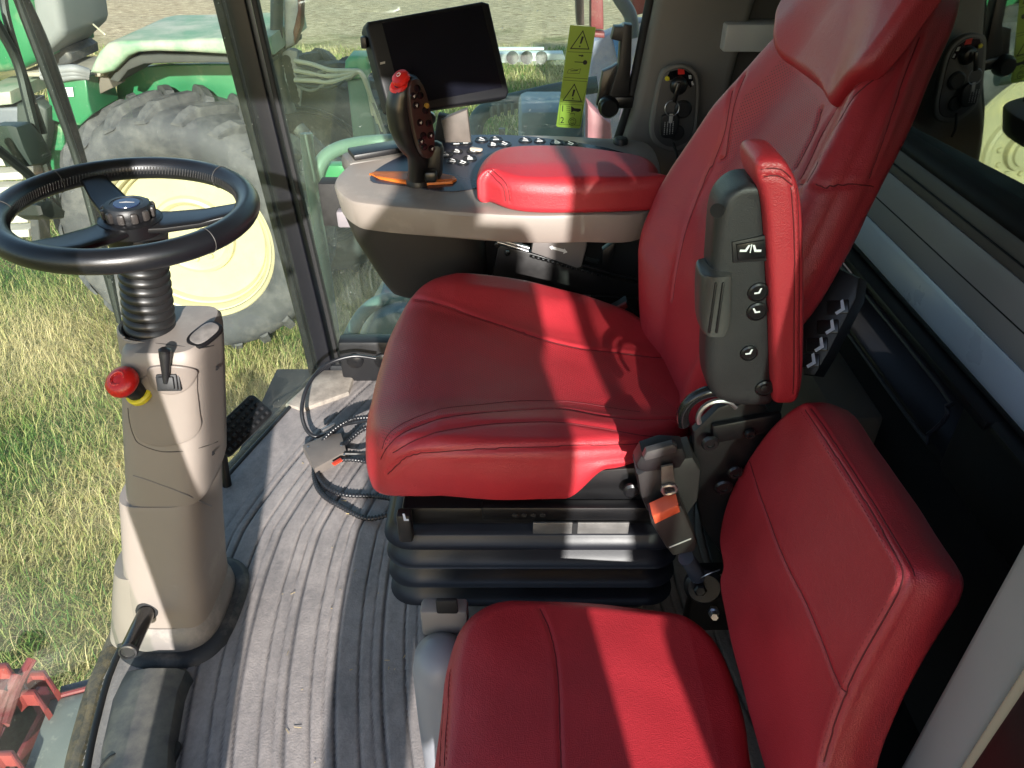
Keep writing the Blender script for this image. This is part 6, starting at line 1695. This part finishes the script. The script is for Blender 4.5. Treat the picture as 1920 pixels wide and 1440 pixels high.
lathe('lamp', [(0, 0), (.034, 0), (.036, .07), (.030, .08), (0, .08)], mat('lamp_grey', rgb(120, 136, 136), .4), bm_t, frame(P(987, 216, y=3.9), (0, 0, 1)), seg=18)
gb2 = tag(box('storage_bin', Vector(P(1035, 250, y=2.75)) + Vector((0, .15, -.05)), (.24, .3, .26), mat('bin_blue_grey', rgb(108, 126, 140), .5, var=(5, .1)), None, .03), 'blue grey bin outside the window below the label', 'bin')
# window latch by the rear post and red machinery outside
la = thing('window_latch', tuple(P(1160, 200, y=1.97)), 'black window latch beside the rear post', 'latch')
def Lt(name, pix, y, depth, m, bevel=.004, parent=None):
    p2_ = [(q[0], q[2]) for q in [P(a, b, y=y) for a, b in pix]]
    return prism(name, p2_, depth, m, parent or la, Matrix(((1, 0, 0, 0), (0, 0, -1, y), (0, 1, 0, 0), (0, 0, 0, 1))), bevel=bevel)
Lt('latch_arm', [(1152, 50), (1168, 50), (1171, 45), (1186, 47), (1184, 110), (1180, 185), (1160, 196), (1140, 190), (1148, 160), (1160, 120), (1163, 78), (1146, 74)], 1.95, .03, M_black)
Lt('latch_guard', [(1130, 134), (1148, 126), (1160, 118), (1158, 150), (1146, 180), (1136, 208), (1118, 198), (1124, 170)], 1.965, .02, M_black_s)
lathe('latch_pivot', [(0, 0), (.026, 0), (.026, .02), (.02, .03), (0, .03)], M_black_s, la, frame(P(1140, 198, y=1.955), (0, -1, 0)), seg=20)
box('latch_base', P(1168, 190, y=1.96), (.055, .03, .03), M_black_s, la, .006)
rm = thing('red_trailer', tuple(P(1130, 150, y=4.6)), 'red and pale machine outside at the rear of the side window', 'trailer')
def Rp(name, pix, y, depth, m, bevel=.01):
    p2_ = [(q[0], q[2]) for q in [P(a, b, y=y) for a, b in pix]]
    return prism(name, p2_, depth, m, rm, Matrix(((1, 0, 0, 0), (0, 0, -1, y), (0, 1, 0, 0), (0, 0, 0, 1))), bevel=bevel)
Rp('grey_post', [(1078, -40), (1094, -40), (1096, 48), (1082, 48)], 4.6, .1, mat('post_brown', rgb(104, 84, 80), .5))
Rp('red_frame', [(1108, -40), (1130, -40), (1132, 40), (1132, 56), (1108, 54)], 4.7, .12, M_hred)
Rp('red_bracket', [(1106, 60), (1134, 62), (1134, 72), (1106, 70)], 4.68, .1, M_hred)
Rp('pale_side', [(1112, 76), (1150, 60), (1200, 40), (1230, 40), (1230, 330), (1090, 330), (1098, 200)], 5.0, .15, mat('side_lavender', rgb(150, 150, 172), .45, var=(5, .15), dust=(rgb(190, 180, 186), 6, .45, .7)), .03)
Rp('pink_guard', [(1100, 190), (1120, 210), (1146, 230), (1150, 280), (1100, 290)], 4.5, .1, mat('guard_pink', rgb(168, 108, 118), .5, var=(8, .2)), .03)
Rp('blue_window', [(1148, 70), (1168, 44), (1178, 44), (1172, 100), (1158, 112)], 4.95, .03, mat('blue_panel', rgb(90, 140, 200), .2), .004)
tube('mirror_arm', [P(1146, -30, y=3.2), P(1164, 0, y=3.2), P(1182, 30, y=3.2), P(1186, 70, y=3.2)], .026, mat('arm_grey', rgb(120, 122, 124), .5), rm, seg=12)
Rp('red_roof', [(1180, -30), (1230, -30), (1230, 20), (1190, 30)], 4.9, .2, M_hredl)

# ================================================================== the combine round the cab (outside the picture, throws the shade)
cmb = thing('combine_body', (2.0, 1.2, GZ), 'red combine body around and behind the cab', 'combine')
M_cred = mat('combine_red', rgb(150, 28, 30), .35, var=(4, .08))
box('grain_tank', (2.75, 1.2, .7), (2.7, 3.2, 3.4), M_cred, cmb, .05)
box('tank_extension', (4.2, 1.2, 3.0), (2.4, 2.6, 1.6), M_cred, cmb, .05)
box('chassis', (.35, 1.2, -.62), (1.7, 1.3, .95), M_black_m, cmb, .04)
box('platform', (-.05, -.25, -.07), (1.3, 1.2, .05), M_dgrey, cmb, .005)
# open door on the rear post: unseen, panel sized to shade the passenger cushion
dr = thing('cab_door', (.46, .36, 0), 'unseen open cab door throwing shade on the passenger seat', 'door')
box('door_panel', (.440, -.045, .41), (.035, .82, .84), M_steel_b, dr, .01)
strip('door_frame', [(.440, -.43, .73), (.440, -.42, 1.1), (.440, -.38, 1.6)], .03, .045, M_black, dr)
strip('door_frame', [(.445, .33, .73), (.445, .33, 1.1), (.445, .33, 1.6)], .03, .045, M_black, dr)
box('shade_panel', (.66, .40, .86), (.27, .03, 1.80), M_dgrey, dr, .005)  # unseen wall piece, added to keep sun off the driver backrest
box('door_glass', (.442, -.03, 1.16), (.006, .70, .86), G_side, dr, 0)
box('door_handle', (.425, -.44, .80), (.03, .05, .10), M_black, dr, .006)

# bits of straw and soil trodden into the cab floor
rs_ = np.random.default_rng(11); V_, F_, n_ = [], [], 0
for k_ in range(60):
    a = np.array([rs_.uniform(-.58, -.05), rs_.uniform(.45, 1.75), .0075]); th = rs_.uniform(0, 6.28); l_ = rs_.uniform(.003, .016) if k_ % 3 else .003
    if a[0] < float(wind_x(a[1])) + .1 or (abs(a[1] - 1.08) < .2 and a[0] < -.53): continue
    v, f = tube_data([a, a + np.array([math.cos(th) * l_, math.sin(th) * l_, .001])], rs_.uniform(.0004, .0009), 5); V_.append(v); F_ += [tuple(i + n_ for i in q) for q in f]; n_ += len(v)
fd_ = obj('floor_litter', from_np('floor_litter', np.vstack(V_), F_), mat('litter_straw', rgb(176, 156, 112), .8), floor); fd_['kind'] = 'stuff'
# ================================================================== photographer on the platform (only the shadow is in the picture)
def skin_body(name, joints, edges, m, parent=None, sub=2):
    me = bpy.data.meshes.new(name)
    keys = list(joints)
    me.from_pydata([joints[k][0] for k in keys], [(keys.index(a), keys.index(b)) for a, b in edges], [])
    o = bpy.data.objects.new(name, me); C.objects.link(o)
    md = o.modifiers.new('skin', 'SKIN'); md.use_smooth_shade = True
    for i, k in enumerate(keys):
        r = joints[k][1]; sv = me.skin_vertices[0].data[i]
        sv.radius = (r, r) if np.isscalar(r) else r
        sv.use_root = (k == 'pelvis')
    s = o.modifiers.new('sub', 'SUBSURF'); s.levels = sub; s.render_levels = sub
    bpy.context.view_layer.update()
    m2 = bpy.data.meshes.new_from_object(o.evaluated_get(bpy.context.evaluated_depsgraph_get()))
    bpy.data.objects.remove(o); bpy.data.meshes.remove(me)
    return obj(name, m2, m, parent, angle=180)
px, py, pz = .165, -.44, -.045
J_ = {'pelvis': ((px, py, .92 + pz), (.155, .11)), 'waist': ((px, py, 1.10 + pz), (.155, .10)), 'chest': ((px, py + .01, 1.36 + pz), (.175, .115)), 'collar': ((px, py + .01, 1.48 + pz), (.15, .09)),
      'neck': ((px - .005, py + .02, 1.58 + pz), .055), 'head0': ((px - .01, py + .035, 1.66 + pz), (.075, .09)), 'head1': ((px - .01, py + .03, 1.76 + pz), (.078, .092)), 'head2': ((px - .01, py + .025, 1.84 + pz), (.055, .065)),
      'sl': ((px - .14, py + .01, 1.44 + pz), .06), 'el': ((px - .19, py + .12, 1.20 + pz), .055), 'wl': ((px - .20, py + .33, 1.27 + pz), .032),
      'sr': ((px + .14, py + .01, 1.44 + pz), .06), 'er': ((px + .13, py + .12, 1.20 + pz), .046), 'wr': ((px - .07, py + .34, 1.27 + pz), .032),
      'hl': ((px - .11, py, .84 + pz), .095), 'kl': ((px - .25, py + .06, .48 + pz), .085), 'al': ((px - .27, py, .10 + pz), .060), 'fl': ((px - .27, py + .14, .045 + pz), .040),
      'hr': ((px + .07, py, .84 + pz), .085), 'kr': ((px + .06, py + .02, .48 + pz), .062), 'ar': ((px + .06, py, .10 + pz), .045), 'fr': ((px + .06, py + .14, .045 + pz), .040)}
E_ = [('pelvis', 'waist'), ('waist', 'chest'), ('chest', 'collar'), ('collar', 'neck'), ('neck', 'head0'), ('head0', 'head1'), ('head1', 'head2'), ('chest', 'sl'), ('sl', 'el'), ('el', 'wl'), ('chest', 'sr'), ('sr', 'er'), ('er', 'wr'),
      ('pelvis', 'hl'), ('hl', 'kl'), ('kl', 'al'), ('al', 'fl'), ('pelvis', 'hr'), ('hr', 'kr'), ('kr', 'ar'), ('ar', 'fr')]
per = skin_body('person', J_, E_, mat('clothes_blue', rgb(52, 60, 80), .9, var=(20, .1)))
tag(per, 'person in dark clothes at the door, seen only by the shadow', 'person')
